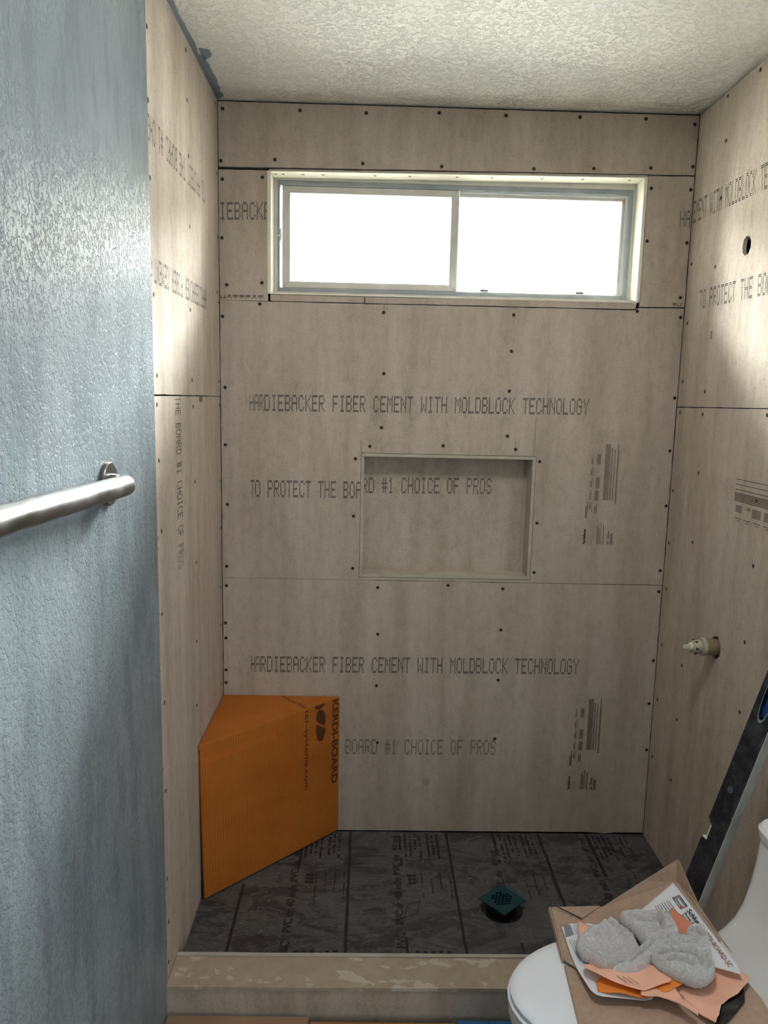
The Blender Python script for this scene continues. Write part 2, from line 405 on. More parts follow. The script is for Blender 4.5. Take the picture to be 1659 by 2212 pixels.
def text_mesh(s, size, bold=0.0, spacing=1.0):
    cu = bpy.data.curves.new('t', 'FONT'); cu.body = s; cu.size = size; cu.offset = bold; cu.space_character = spacing; cu.resolution_u = 3
    o = bpy.data.objects.new('t', cu); COL.objects.link(o); bpy.context.view_layer.update()
    me = bpy.data.meshes.new_from_object(o.evaluated_get(bpy.context.evaluated_depsgraph_get()))
    vs = [v.co.copy() for v in me.vertices]; fs = [tuple(p.vertices) for p in me.polygons]
    bpy.data.objects.remove(o); bpy.data.curves.remove(cu); bpy.data.meshes.remove(me)
    return vs, fs
def text_on(s, mapf, length, height, mat, parent, name='printed_text', bold=0.0, h=0.0005, spacing=1.0):
    """mapf(u, v) -> 3-D point; text is scaled to fill length x cap height"""
    vs, fs = text_mesh(s, 1.0, bold, spacing)
    if not vs: return None
    x0 = min(v.x for v in vs); x1 = max(v.x for v in vs)
    sx = length / (x1 - x0); sy = height / 0.72
    mb = MB(); mb.add([mapf((v.x - x0)*sx, v.y*sy) for v in vs], fs)
    return mb.build(name, mat, parent, fix=False)

# ================================================================ THE SETTING
# ---- back wall
wb = MB()
for b in [(-.15, 1.65, .0112, .112, -.2, .918), (-.15, .461, .0112, .112, .918, 1.351), (1.044, 1.65, .0112, .112, .918, 1.351), (.461, 1.044, .094, .112, .918, 1.351),
          (-.15, 1.65, .0112, .112, 1.351, 1.843), (-.15, .152, .0112, .112, 1.843, 2.234), (1.355, 1.65, .0112, .112, 1.843, 2.234), (-.15, 1.65, .0112, .112, 2.234, 2.55)]: wb.box(*b)
wall_back = tag(wb.build('wall_back', M['dark_gap']), kind='structure')
polyT = [(0.002, 2.233), (1.498, 2.247), (1.498, 2.4225), (0.002, 2.4225)]
polyLw = [(0.002, 1.8297), (0.155, 1.8293), (0.155, 2.2245), (0.002, 2.2235)]
polyRw = [(1.352, 1.8405), (1.498, 1.8425), (1.498, 2.2425), (1.352, 2.241)]
polyM = [(0.002, 0.920), (1.498, 0.920), (1.498, 1.8385), (1.35, 1.8365), (1.34, 1.829), (0.3, 1.8275), (0.002, 1.8285)]
polyB = [(0.002, 0.0035), (0.700, 0.0040), (1.100, 0.0050), (1.300, 0.0060), (1.360, 0.0015), (1.400, 0.0055), (1.498, 0.0060), (1.498, 0.9180), (0.002, 0.9190)]
niche = rect(0.4615, 1.0435, 0.929, 1.3505)
bT = board('cement_board', PB, polyT, wall_back)
bLw = board('cement_board', PB, polyLw, wall_back); bRw = board('cement_board', PB, polyRw, wall_back)
bM = board('cement_board', PB, polyM, wall_back, holes=[niche]); bB = board('cement_board', PB, polyB, wall_back)
BB = [(bT, polyT), (bLw, polyLw), (bRw, polyRw), (bM, polyM), (bB, polyB)]
board('window_filler_strip', PB, [(0.163, 1.8305), (0.4635, 1.8305), (0.4635, 1.8495), (0.163, 1.8500)], wall_back)
board('window_filler_strip', PB, [(0.4660, 1.8305), (1.339, 1.8325), (1.343, 1.8535), (0.4660, 1.8495)], wall_back)
board('window_edge_strip', PB, [(0.158, 2.2245), (1.349, 2.2380), (1.349, 2.2430), (0.158, 2.2290)], wall_back)
# narrow strips that line the niche
for nm, b in [('niche_side', (0.4625, 0.4730, -0.0005, 0.0800, 0.9300, 1.3380)), ('niche_side', (1.0320, 1.0425, -0.0005, 0.0800, 0.9300, 1.3380)),
              ('niche_head', (0.4625, 1.0425, -0.0010, 0.0800, 1.3385, 1.3490)), ('niche_sill', (0.4732, 1.0318, -0.0008, 0.0800, 0.9302, 0.9400))]:
    MB().box(*b).build(nm, M['cement_edge'], wall_back, bevel=0.0008)
PN = Plane((0, 0.0800, 0), (1, 0, 0), (0, 0, 1), (0, -1, 0))
nb = board('niche_back', PN, rect(0.4630, 1.0420, 0.9300, 1.3490), wall_back, t=0.010)
dashes('RD #1 CHOICE OF PROS', PN, (0.466, 1.2605), (0.912, 1.2665), (0.466, 1.2055), nb, clip=lambda p: p.x > 0.4735)
# printed lines of the back wall
dashes('HARDIEBACKER FIBER CEMENT WITH MOLDBLOCK TECHNOLOGY', PB, (0.095, 1.533), (1.208, 1.5435), (0.095, 1.479), bM, squeeze=3)
dashes('TO PROTECT THE BOA', PB, (0.097, 1.2530), (0.4640, 1.2545), (0.097, 1.196), bM, squeeze=1, clip=lambda p: p.x < 0.4612)
dashes('HARDIEBACKER FIBER CEMENT WITH MOLDBLOCK TECHNOLOGY', PB, (0.096, 0.645), (1.229, 0.653), (0.096, 0.588), bB, squeeze=2)
dashes('BOARD #1 CHOICE OF PROS', PB, (0.424, 0.348), (0.953, 0.352), (0.424, 0.291), bB, mat=M['grey_ink'])
dashes('DIEBACKE', PB, (-0.020, 2.126), (0.163, 2.131), (-0.020, 2.072), bLw, clip=lambda p: 0.003 < p.x < 0.1545)
dashes('MATTEAT', PB, (0.004, 1.8455), (0.140, 1.8465), (0.004, 1.790), bLw, rows=(0, 3))
dashes('HARD', PB, (1.462, 2.139), (1.532, 2.141), (1.462, 2.089), bRw, clip=lambda p: p.x < 1.497)
dashes('TM', PB, (1.458, 1.8555), (1.488, 1.8565), (1.458, 1.80), bRw, rows=(0, 3))
# small approval stamps, printed sideways
def stamp(pl, a, b, k, parent, mat, flip=1):
    """a,b: lower-left corner; k: scale"""
    q = []
    def R(u0, u1, v0, v1): q.append((a + u0*k*flip, a + u1*k*flip, b + v0*k, b + v1*k))
    for i in range(5): R(.068 + i*.0036, .0700 + i*.0036, .150, .338)
    for i in range(2): R(.0880 + i*.0033, .0896 + i*.0033, .150, .325)
    R(.0985, .1005, .150, .322); R(.1085, .1105, .138, .340); R(.1120, .1132, .138, .318)
    for v0, v1 in ((.270, .304), (.190, .226), (.148, .182)):
        for i in range(4): R(.041 + i*.0034, .0428 + i*.0034, v0, v1)
    for v0, v1 in ((.105, .135),): R(.041, .0435, v0, v1 - .006); R(.047, .0495, v0, v1)
    for v0, v1 in ((.270, .302), (.232, .264), (.192, .226), (.150, .186), (.118, .146)): R(.023, .0247, v0, v1 - .012); R(.0265, .028, v0, v1)
    R(.0315, .0325, .11, .14); R(.0315, .0325, .19, .22); R(.0315, .0325, .23, .26)
    R(.016, .0185, .096, .145); R(.0115, .014, .096, .128)
    # square logo stamp turned on its corner
    for i in range(3): R(.0105 + i*.003, .0125 + i*.003, .088 + abs(i - 1)*.002, .097 - abs(i - 1)*.002)
    for i, (v0, v1) in enumerate(((.0, .062), (.0, .07), (.0, .055), (.0, .075))): R(.055 + i*.0042, .0568 + i*.0042, v0, v1)
    R(.076, .0785, 0, .066); R(.0895, .0905, .0, .03); R(.0935, .0965, .018, .046); R(.0935, .0965, .0, .012)
    for i in range(4): R(.101 + i*.0026, .1025 + i*.0026, 0, .036 + (i % 2)*.004)
    for i in range(3): R(.020 + i*.0075, .0208 + i*.0075, 0, .030)
    o = lines_block(pl, q, parent, mat=mat)
    text_on('HardieBacker', lambda u, v: pl(a + (.0175*flip - v*flip)*k, b + u*k, 0.0005), .052, .009, M['ink'], parent, name='printed_text', bold=0.03)
stamp(PB, 1.206, 1.058, 1.0, bM, M['grey_ink']); stamp(PB, 1.206, 0.169, 1.0, bB, M['ink'])
# pencil marks and the pale drip
def pencil(pl, segs, parent):
    mb = MB()
    for a0, b0, a1, b1 in segs:
        d = Vector((a1 - a0, b1 - b0)).normalized(); n = Vector((-d.y, d.x)) * 0.0006
        mb.add([pl(a0 - n.x, b0 - n.y, .0003), pl(a1 - n.x, b1 - n.y, .0003), pl(a1 + n.x, b1 + n.y, .0003), pl(a0 + n.x, b0 + n.y, .0003)], [(0, 1, 2, 3)])
    mb.build('pencil_mark', M['grey_ink'], parent, fix=False)
pencil(PB, [(0.527, 1.826, 0.527, 1.800), (0.946, 1.800, 0.946, 1.775), (1.036, 1.478, 1.034, 1.352), (0.461, 1.395, 0.461, 1.352), (0.528, 1.378, 0.528, 1.352), (0.972, 1.395, 0.971, 1.352)], bM)
mb = MB(); mb.rings([[PB(0.712 + .0135*math.cos(a)*s, 0.196 + (.0165*math.sin(a) - max(0, math.sin(a))*0.002)*s, h) for a in [2*math.pi*j/16 for j in range(16)]] for s, h in ((1, .0002), (.8, .0010), (.3, .0012))], False, True)
mb.build('filler_blob', plain('pale_filler', '#a9a290', 0.8), bB, smooth=True)
BACK = [(0.016,2.401),(0.254,2.403),(0.459,2.401),(0.685,2.408),(0.893,2.406),(1.124,2.408),(1.331,2.409),(1.486,2.397),(0.009,2.249),(0.177,2.257),(0.451,2.253),(0.698,2.251),(0.988,2.252),(1.177,2.258),(1.357,2.265),(1.490,2.272),(0.013,2.195),(0.138,2.204),(0.010,2.019),(0.024,1.876),(0.136,1.885),(0.129,1.819),(0.010,1.778),(0.016,1.553),(1.363,2.204),(1.489,2.203),(1.362,2.044),(1.490,2.042),(1.483,1.872),(1.489,1.810),(1.490,1.552),(1.488,1.378),(1.490,1.193),(1.487,0.970),(1.488,0.897),(0.526,1.802),(0.946,1.805),(0.531,1.609),(0.944,1.690),(0.943,1.562),(0.527,1.434),(0.944,1.415),(0.490,1.372),(0.732,1.379),(0.973,1.372),(0.443,1.330),(1.055,1.333),(0.440,1.138),(1.057,1.126),(0.440,0.959),(1.056,0.956),(0.015,1.367),(0.020,1.169),(0.016,0.959),(0.014,0.892),(0.010,0.761),(0.011,0.708),(0.010,0.594),(0.010,0.549),(0.526,0.894),(0.765,0.906),(0.952,0.897),(0.530,0.730),(0.952,0.752),(0.529,0.545),(0.951,0.572),(0.536,0.336),(0.949,0.356),(1.488,0.651),(1.485,0.494),(1.489,0.322),(1.346,1.826)]
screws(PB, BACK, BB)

# ---- left wall (shower part) and its boards
wall_left = tag(MB().box(-.15, -.0112, -.754, .0112, -.2, 2.55).build('wall_left', M['dark_gap']), kind='structure')
polyL0 = [(-.7545, FZ + .01), (-.001, FZ + .01), (-.001, 1.5230), (-.7545, 1.5205)]
polyL1 = [(-.7545, 1.5248), (-.001, 1.5245), (-.001, 2.4225), (-.7545, 2.4225)]
bL0 = board('cement_board', PL, polyL0, wall_left); bL1 = board('cement_board', PL, polyL1, wall_left)
LEFT = [(-0.739,2.295),(-0.397,2.397),(-0.391,2.279),(-0.742,2.148),(-0.031,2.406),(-0.385,2.144),(-0.740,1.990),(-0.021,2.206),(-0.382,1.968),(-0.017,2.019),(-0.033,1.848),(-0.733,1.745),(-0.391,1.752),(-0.012,1.819),(-0.721,1.567),(-0.383,1.566),(-0.019,1.570),(-0.727,1.501),(-0.377,1.494),(-0.015,1.495),(-0.722,1.372),(-0.712,1.204),(-0.369,1.285),(-0.367,1.053),(-0.013,1.248),(-0.013,1.092),(-0.724,1.004),(-0.376,0.821),(-0.721,0.780),(-0.388,0.631),(-0.726,0.552),(-0.731,0.317),(-0.728,0.195),(-0.735,0.087),(-0.023,0.893),(-0.030,0.763),(-0.032,0.555)]
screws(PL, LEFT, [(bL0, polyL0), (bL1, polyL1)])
# upside-down lines on the upper board (text starts near the corner and runs towards the room)
okL = lambda p: p.x > -0.7535
dashes('TO PROTECT THE BOARD #1 CHOICE', PL, (-.195, 2.074), (-.815, 2.064), (-.195, 2.130), bL1, clip=okL)
dashes('HARDIEBACKER FIBER CEMENT', PL, (-.190, 1.776), (-.728, 1.771), (-.190, 1.832), bL1, clip=okL)
dashes('THE BOARD #1 CHOICE OF PROS', PL, (-.512, 1.520), (-.508, 1.075), (-.566, 1.520), bL0, mat=M['grey_ink'])
mb = MB(); mb.add([PL(-.300, 1.5215, .0006), PL(-.262, 1.5222, .0006), PL(-.262, 1.507, .0006), PL(-.300, 1.506, .0006)], [(0, 1, 2, 3)])
mb.build('metal_tab', plain('grey_metal_tab', '#77726b', 0.5, 0.3), bL0, fix=False)

# ---- right wall (shower part)
wall_right = tag(MB().box(1.530, 1.65, -.93, .0112, -.2, 2.55).build('wall_right', M['dark_gap']), kind='structure')
polyR0 = [(-.914, FZ + .01), (-.001, FZ + .01), (-.001, 1.5215), (-.914, 1.5215)]
polyR1 = [(-.914, 1.5245), (-.001, 1.5240), (-.001, 2.4225), (-.914, 2.4225)]
hole_v = ngon(-.408, .838, .031, 14, .06, 1.08); hole_s = ngon(-.377, 1.959, .0235, 9, .10, 1.05)
bR0 = board('cement_board', PR, polyR0, wall_right, holes=[hole_v]); bR1 = board('cement_board', PR, polyR1, wall_right, holes=[hole_s])
RIGHT = [(-0.367,2.406),(-0.186,2.410),(-0.199,2.285),(-0.197,2.129),(-0.025,1.973),(-0.196,1.935),(-0.030,1.789),(-0.031,1.604),(-0.199,1.571),(-0.028,1.505),(-0.196,1.502),(-0.567,1.507),(-0.202,1.324),(-0.201,1.107),(-0.023,1.248),(-0.023,1.071),(-0.030,0.915),(-0.571,1.115),(-0.033,0.719),(-0.200,0.707),(-0.031,0.522),(-0.196,0.522),(-0.027,0.311),(-0.189,0.310),(-0.566,0.906),(-0.575,0.713),(-.555,1.285)]
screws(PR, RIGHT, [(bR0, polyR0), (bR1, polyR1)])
dashes('EMENT WITH MOLDBLOCK TECHNOLOGY', PR, (-.006, 2.166), (-.610, 2.146), (-.014, 2.098), bR1, clip=lambda p: p.x < -.004)
dashes('TO PROTECT THE BOARD #1', PR, (-.105, 1.880), (-.640, 1.866), (-.110, 1.822), bR1)
q = []
for i, (b0, L) in enumerate(((1.330, .20), (1.316, .20), (1.302, .20))): q.append((-.438, -.438 - L, b0, b0 + .0018))
for i in range(6): q.append((-.438, -.66, 1.292 - i*.0042, 1.2942 - i*.0042))
for a0, a1, n in ((-.450, -.485, 5), (-.510, -.53, 2), (-.540, -.585, 6), (-.600, -.66, 6)):
    for i in range(n): q.append((a0, a1, 1.258 - i*.004, 1.260 - i*.004))
for a0 in (-.45, -.50, -.55, -.60): q.append((a0, a0 - .035, 1.224, 1.226)); q.append((a0 - .01, a0 - .03, 1.218, 1.2195))
lines_block(PR, q, bR0)
lines_block(PR, [(-.204, -.216, 1.745 - i*.004, 1.7475 - i*.004) for i in range(6)], bR1)

# ---- ceiling, floor, room walls
ceil = tag(MB().box(-.15, 1.65, -3.5, .112, H, H + .08).build('ceiling', M['ceiling']), kind='structure')
floor = tag(MB().box(-.15, 1.65, -3.5, .14, FZ - .06, FZ).build('floor', M['floor']), kind='structure')
# painted drywall in front of the recess: ends in a slightly ragged edge at the first board
mb = MB(); zs = [FZ + i*(H - FZ)/90 for i in range(91)]
edge = [-.7555 + .0022*noise.noise((0, 0, z*9)) + .0012*noise.noise((5, 0, z*60)) for z in zs]
for i in range(90):
    z0, z1, e0, e1 = zs[i], zs[i+1], edge[i], edge[i+1]
    mb.add([(.0025, -3.5, z0), (.0025, -.79, z0), (.0025, -.79, z1), (.0025, -3.5, z1), (.0025, e0, z0), (.0025, e1, z1), (-.02, e0, z0), (-.02, e1, z1)], [(0, 1, 2, 3), (1, 4, 5, 2), (4, 6, 7, 5)])
mb.box(-.15, -.02, -3.5, -.7545, FZ, H)
wl = tag(mb.build('wall_left_room', M['blue_wall']), kind='structure')
wl.name = 'wall_left.001'
mb = MB()
for i in range(26):
    z = random.choice([random.uniform(-.05, .5), random.uniform(1.1, 2.1), random.uniform(.0, 1.2)]); s = random.uniform(.003, .009)
    yy = -.7545 + random.uniform(-.001, .0015)
    mb.add([(.0032, yy - .0018, z), (.0036, yy + .0012, z - s*.4), (.0033, yy + .0016, z + s*.7), (.0036, yy - .0008, z + s)], [(0, 1, 2, 3)])
cr = mb.build('chipped_plaster', M['plaster'], wl, fix=False)
mb = MB()
for z, s in ((1.985, .006), (2.09, .004), (1.80, .012), (1.78, .006), (1.19, .010), (1.165, .007), (1.01, .004), (.62, .006), (.30, .01)):
    mb.add([(.0034, -.7560, z), (.0034, -.7528, z), (.0034, -.7522, z + s), (.0034, -.7552, z + s*1.2)], [(0, 1, 2, 3)])
mb.build('edge_gap', M['recess'], wl, fix=False)
tag(MB().box(-25, 25, .3, 50, -.5, -.4).build('ground', plain('yard_soil', '#4a4845', 0.9, var=0.1)), kind='structure')
# stucco house next door, seen burnt out through the window
nh = empty('neighbour_house', (0, 4.3, -.4)); tag(nh, 'pale stucco house next door seen burnt out through the shower window', 'house')
stucco = plain('pale_stucco', '#85837e', 0.95, var=0.06, bump=0.6, bsc=40)
MB().box(-7, 8, 4.0, 8.0, -.4, 3.0).build('wall', stucco, nh)
MB().box(-7.4, 8.4, 3.55, 8.4, 3.0, 3.12).build('eave', stucco, nh)
mb = MB(); mb.add([(-7.4, 3.5, 3.121), (8.4, 3.5, 3.121), (8.4, 8.5, 3.121), (-7.4, 8.5, 3.121), (-7.4, 6.0, 4.1), (8.4, 6.0, 4.1)], [(0, 1, 5, 4), (2, 3, 4, 5), (1, 2, 5), (3, 0, 4)]); mb.build('roof', plain('roof_shingle', '#6b625a', 0.9, var=0.2), nh)
tag(MB().box(1.515, 1.65, -3.5, -.9145, FZ, H).build('wall_right.001', M['blue_wall']), kind='structure')
tag(MB().box(-.15, 1.65, -3.56, -3.48, FZ, H).build('wall_front', M['blue_wall']), kind='structure')
# blue paint left on the ceiling along the left wall
mb = MB(); ys = [-.9 + i*.0075 for i in range(121)]
def wdt(y): return max(.004, .014 + .006*noise.noise((y*9, 0, 0)) + .004*noise.noise((y*40, 3, 0)) + (.012 if -.30 < y < -.02 else 0))
rows = [((.0, y, H - .0006), (wdt(y), y, H - .0006)) for y in ys if y < -.002]
for a, b in zip(rows, rows[1:]): mb.add([a[0], a[1], b[1], b[0]], [(0, 1, 2, 3)])
mb.add([(.018, -.335, H - .0006), (.044, -.330, H - .0006), (.048, -.305, H - .0006), (.040, -.285, H - .0006), (.018, -.262, H - .0006)], [(0, 1, 2, 3, 4)])
mb.build('paint_overlap', M['blue_paint'], ceil, fix=False)

# ---- window
win = empty('window_1', (0.75, 0.07, 1.855)); tag(win, kind='structure')
mbk = lambda: MB()
for b in [(.153, .1650, -.0012, .0650, 1.8540, 2.2220), (1.3395, 1.351, -.0012, .0650, 1.8540, 2.2340)]: mbk().box(*b).build('jamb_liner', M['white_line'], win, bevel=.002)
mb = mbk(); mb.add([(.153, -.0012, 2.2215), (1.351, -.0012, 2.2340), (1.351, .065, 2.2340), (.153, .065, 2.2215), (.153, -.0012, 2.2240), (1.351, -.0012, 2.2370), (1.351, .065, 2.2370), (.153, .065, 2.2240)],
    [(0, 1, 2, 3), (4, 7, 6, 5), (0, 4, 5, 1), (2, 6, 7, 3), (0, 3, 7, 4), (1, 5, 6, 2)]); mb.build('head_liner', M['white_line'], win)
mb = mbk(); pts = []
n = 90
for i in range(n + 1):
    x = .158 + (1.345 - .158)*i/n; zt = 1.8560 + .008*(i/n)*.35 + .0014*noise.noise((x*30, 0, 0)); pts.append((x, zt))
for (xa, za), (xb, zb) in zip(pts, pts[1:]):
    mb.add([(xa, -.001, za), (xb, -.001, zb), (xb, .065, zb + .004), (xa, .065, za + .004), (xa, -.001, 1.851), (xb, -.001, 1.8515)], [(0, 1, 2, 3), (4, 5, 1, 0)])
mb.build('sill_liner', M['white_line'], win)
for x in (.176, .20, .262, .325, .49, .60, .75, .86, 1.02, 1.15, 1.30):
    zz = 2.2216 + (x - .153)*.0104
    mb = mbk(); mb.add([(x - .005, .018, zz - .0004), (x + .006, .020, zz - .0004), (x + .003, .032, zz - .0004), (x - .004, .030, zz - .0004)], [(0, 1, 2, 3)]); mb.build('nail_dent', M['crater'], win, fix=False)
# closing panel behind the liners so that no light passes round the frame
def ring_frame(nm, x0, x1, z0, z1, w, y0, y1, mat, wl_=None, wr=None, wt=None, wb_=None):
    wl_ = w if wl_ is None else wl_; wr = w if wr is None else wr; wt = w if wt is None else wt; wb_ = w if wb_ is None else wb_
    mb = MB(); mb.box(x0, x0 + wl_, y0, y1, z0, z1); mb.box(x1 - wr, x1, y0, y1, z0, z1); mb.box(x0 + wl_, x1 - wr, y0, y1, z1 - wt, z1); mb.box(x0 + wl_, x1 - wr, y0, y1, z0, z0 + wb_)
    return mb.build(nm, mat, win, bevel=.0012)
ring_frame('outer_frame', .150, 1.360, 1.840, 2.240, .0235, .0655, .106, M['alu'], wl_=.0270, wr=.0285, wt=.0240, wb_=.0300)
ring_frame('painted_frame_lip', .176, 1.333, 1.868, 2.2175, .012, .0685, .112, M['alu_paint'], wl_=.0085, wr=.0150, wt=.0170, wb_=.0150)
ring_frame('fixed_track', .766, 1.3185, 1.884, 2.2010, .012, .078, .108, M['alu_light'], wl_=.001, wr=.0085, wt=.0075, wb_=.003)
ring_frame('fixed_stop', .766, 1.3095, 1.887, 2.1925, .010, .084, .104, M['alu'], wl_=.001, wr=.0095, wt=.0090, wb_=.002)
# sliding sash: four mitred rails
def rail(p, nm='sash_rail'):
    mb = MB(); y0, y1 = .0720, .0960
    mb.add([(x, y0, z) for x, z in p] + [(x, y1, z) for x, z in p], [(0, 1, 2, 3), (7, 6, 5, 4), (0, 4, 5, 1), (1, 5, 6, 2), (2, 6, 7, 3), (3, 7, 4, 0)]); return mb.build(nm, M['alu'], win, bevel=.0010)
sx0, sx1, sz0, sz1 = .1915, .7640, 1.8835, 2.2000; gx0, gx1, gz0, gz1 = .2175, .7400, 1.9040, 2.1790; g = .0005
rail([(sx0, sz0 + g), (sx0, sz1 - g), (gx0, gz1 - g), (gx0, gz0 + g)]); rail([(sx1, sz0 + g), (gx1, gz0 + g), (gx1, gz1 - g), (sx1, sz1 - g)])
rail([(sx0 + g, sz1), (sx1 - g, sz1), (gx1 - g, gz1), (gx0 + g, gz1)]); rail([(sx0 + g, sz0), (gx0 + g, gz0), (gx1 - g, gz0), (sx1 - g, sz0)])
MB().box(gx0 - .004, gx1 + .004, .0870, .0900, gz0 - .004, gz1 + .004).build('glass_pane', M['glass'], win)
MB().box(.762, 1.302, .0960, .0990, 1.886, 2.186).build('glass_pane', M['glass'], win)
MB().box(.7120, .7290, .1000, .110, 1.884, 2.200).build('fixed_meeting_stile', M['alu_paint'], win)
mb = MB(); mb.box(.1765, .1905, .0640, .0720, 2.0430, 2.0480); mb.box(.1850, .1900, .0620, .0740, 2.0280, 2.0660); mb.build('latch', M['alu_light'], win, bevel=.001)
for x in (.846, 1.165): MB().box(x, x + .027, .0860, .0890, 1.8895, 1.8940).build('weep_slot', M['rubber'], win)
MB().box(1.2990, 1.3060, .0780, .0835, 2.1770, 2.1860).build('sealant_dab', M['sealant'], win, bevel=.001)

# ================================================================ SHOWER
# ---- liner
def liner_z(x, y):
    e = min(1.0, max(0.0, -y / .12)) ; d = math.hypot(x - .92, y + .40)
    z = .0020*e*noise.noise((x*7, y*11, 0)) + .0018*e*abs(noise.noise((x*16 + 3, y*22, 2))) + .0012*e*noise.noise((x*38, y*50, 5))
    z -= .010*math.exp(-(d/.075)**2)
    return z
NX, NY = 190, 90
mb = MB(); vs = []
for j in range(NY + 1):
    for i in range(NX + 1):
        x = .001 + 1.498*i/NX; y = -.001 - .655*j/NY
        vs.append((x, y, liner_z(x, y)))
mb.add(vs, [(j*(NX+1) + i, j*(NX+1) + i + 1, (j+1)*(NX+1) + i + 1, (j+1)*(NX+1) + i) for j in range(NY) for i in range(NX)])
liner = mb.build('shower_pan_liner', M['liner'], None, smooth=True)
tag(liner, 'dark grey dusty waterproof pan liner printed with black lettering on the shower floor', 'liner')
ink_l = plain('liner_black_print', '#232324', 0.55)
def onl(x, y, h=.0012): return (x, y, liner_z(x, y) + h)
def lstripe(x, y0, y1, w, dashed=False):
    mb = MB(); y = y0
    while y > y1:
        st = .022; wob = .0012*noise.noise((x, y*20, 9))
        if not (dashed and noise.noise((x*3, y*18, 4)) > .18):
            w2 = w*(.9 + .25*noise.noise((x*9, y*60, 1)))
            mb.add([onl(x - w2 + wob, y), onl(x + w2 + wob, y), onl(x + w2 + wob, y - st), onl(x - w2 + wob, y - st)], [(0, 1, 2, 3)])
        y -= st
    mb.build('printed_line', ink_l, liner, fix=False)
lstripe(.449, -.005, -.63, .0048); lstripe(.788, -.005, -.63, .0044); lstripe(1.1165, -.005, -.44, .0046); lstripe(.119, -.30, -.63, .0046)
lstripe(.622, -.005, -.20, .0046, True); lstripe(.953, -.005, -.17, .0046, True); lstripe(1.289, -.005, -.24, .006)
lstripe(.284, -.09, -.22, .0046, True); lstripe(.284, -.52, -.63, .0045, True); lstripe(.622, -.53, -.63, .0045); lstripe(.95, -.55, -.63, .004)
def ltext(s, x, y, length, hgt, bold=.01):
    text_on(s, lambda u, v: onl(x - v, y + u), length, hgt, ink_l, liner, name='printed_text', bold=bold)
for x0, y0 in ((.615, -.62), (.285, -.66), (.948, -.70), (1.275, -.62)):
    ltext('40 mil', x0 - .0, y0 + .505, .085, .024); ltext('PVC de', x0, y0 + .375, .105, .024)
    ltext('40 mils', x0 + .002, y0 + .255, .10, .025); ltext('PVC dr.', x0 + .003, y0 + .145, .10, .025) if x0 < 1.2 and not .7 < x0 < 1.1 else None
    ltext('PVC', x0 + .004, y0 + .045, .065, .026) if x0 < 1.2 else None
# small print columns
def tinycol(x, y0, y1, n=2, w=.0045):
    mb = MB(); y = y0
    while y > y1:
        L = random.uniform(.006, .02)
        if random.random() < .8: mb.add([onl(x - w, y), onl(x + w*random.uniform(.5, 1), y), onl(x + w*random.uniform(.5, 1), y - L*.55), onl(x - w, y - L*.55)], [(0, 1, 2, 3)])
        y -= L*.75
    mb.build('fine_print', ink_l, liner, fix=False)
for base in (.640, .300, .975, 1.31):
    for i in range(7): tinycol(base + .017*i + (.01 if i > 3 else 0), -.015 - .01*(i % 2), -.155 + .012*(i % 3), w=.0042)
    for i in range(4): tinycol(base + .045 + .030*i, -.235, -.36 + .02*(i % 3), w=.0022)
    for i in range(6): tinycol(base + .012 + .022*i, -.585, -.63, w=.0065)
for base in (.66, .33):
    mb = MB()
    for i in range(3):
        for j in range(2):
            x, y = base - .02 + .014*j, -.245 - .018*i; mb.add([onl(x, y), onl(x + .012, y), onl(x + .012, y - .012), onl(x, y - .012)], [(0, 1, 2, 3)])
    mb.build('fine_print', ink_l, liner, fix=False)
# framed stamp
mb = MB(); P = [(.632, -.395), (.672, -.375), (.660, -.43), (.620, -.45)]
for a, b in zip(P, P[1:] + P[:1]):
    d = Vector((b[0] - a[0], b[1] - a[1])).normalized(); n_ = (-d.y*.001, d.x*.001)
    mb.add([onl(a[0] - n_[0], a[1] - n_[1]), onl(b[0] - n_[0], b[1] - n_[1]), onl(b[0] + n_[0], b[1] + n_[1]), onl(a[0] + n_[0], a[1] + n_[1])], [(0, 1, 2, 3)])
mb.build('printed_stamp', ink_l, liner, fix=False)

# ---- curb
curb = empty('shower_curb', (0.75, -.71, FZ)); tag(curb, 'low cement-board shower curb with smeared thinset across the recess opening', 'curb')
MB().box(.001, W - .001, -.756, -.664, FZ + .001, .0340).build('curb_core', M['dark_gap'], curb)
MB().box(.001, 1.0270, -.7680, -.6640, .0342, .0450).build('top_board', [M['curb']], curb, bevel=.0010)
MB().box(1.0285, W - .001, -.7675, -.6640, .0340, .0448).build('top_board', [M['curb']], curb, bevel=.0010)
mb = MB(); n = 60
for i in range(n):
    xa, xb = .001 + 1.498*i/n, .001 + 1.498*(i+1)/n
    za, zb = [.0480 + .0012*noise.noise((x*6, 1, 0)) for x in (xa, xb)]
    mb.add([(xa, -.6630, -.02), (xb, -.6630, -.02), (xb, -.6630, zb), (xa, -.6630, za), (xb, -.6520, zb), (xa, -.6520, za), (xa, -.6520, -.02), (xb, -.6520, -.02)], [(0, 1, 2, 3), (3, 2, 4, 5), (5, 4, 7, 6)])
mb.build('inner_board', M['cement_edge'], curb)
MB().box(.001, W - .001, -.7655, -.7565, FZ + .001, .0338).build('front_board', M['cement'], curb, bevel=.0008)

# ---- corner bench (solid orange foam board triangle)
ang = math.atan2(.39, .405); Lb = math.hypot(.405, .39)
bench = empty('corner_bench', (0.0, -.39, 0), (0, 0, ang))
tag(bench, 'orange triangular foam-board corner bench in the left back corner of the shower', 'bench')
MBW = bench.matrix_world
def bl(p): return MBW @ Vector(p)
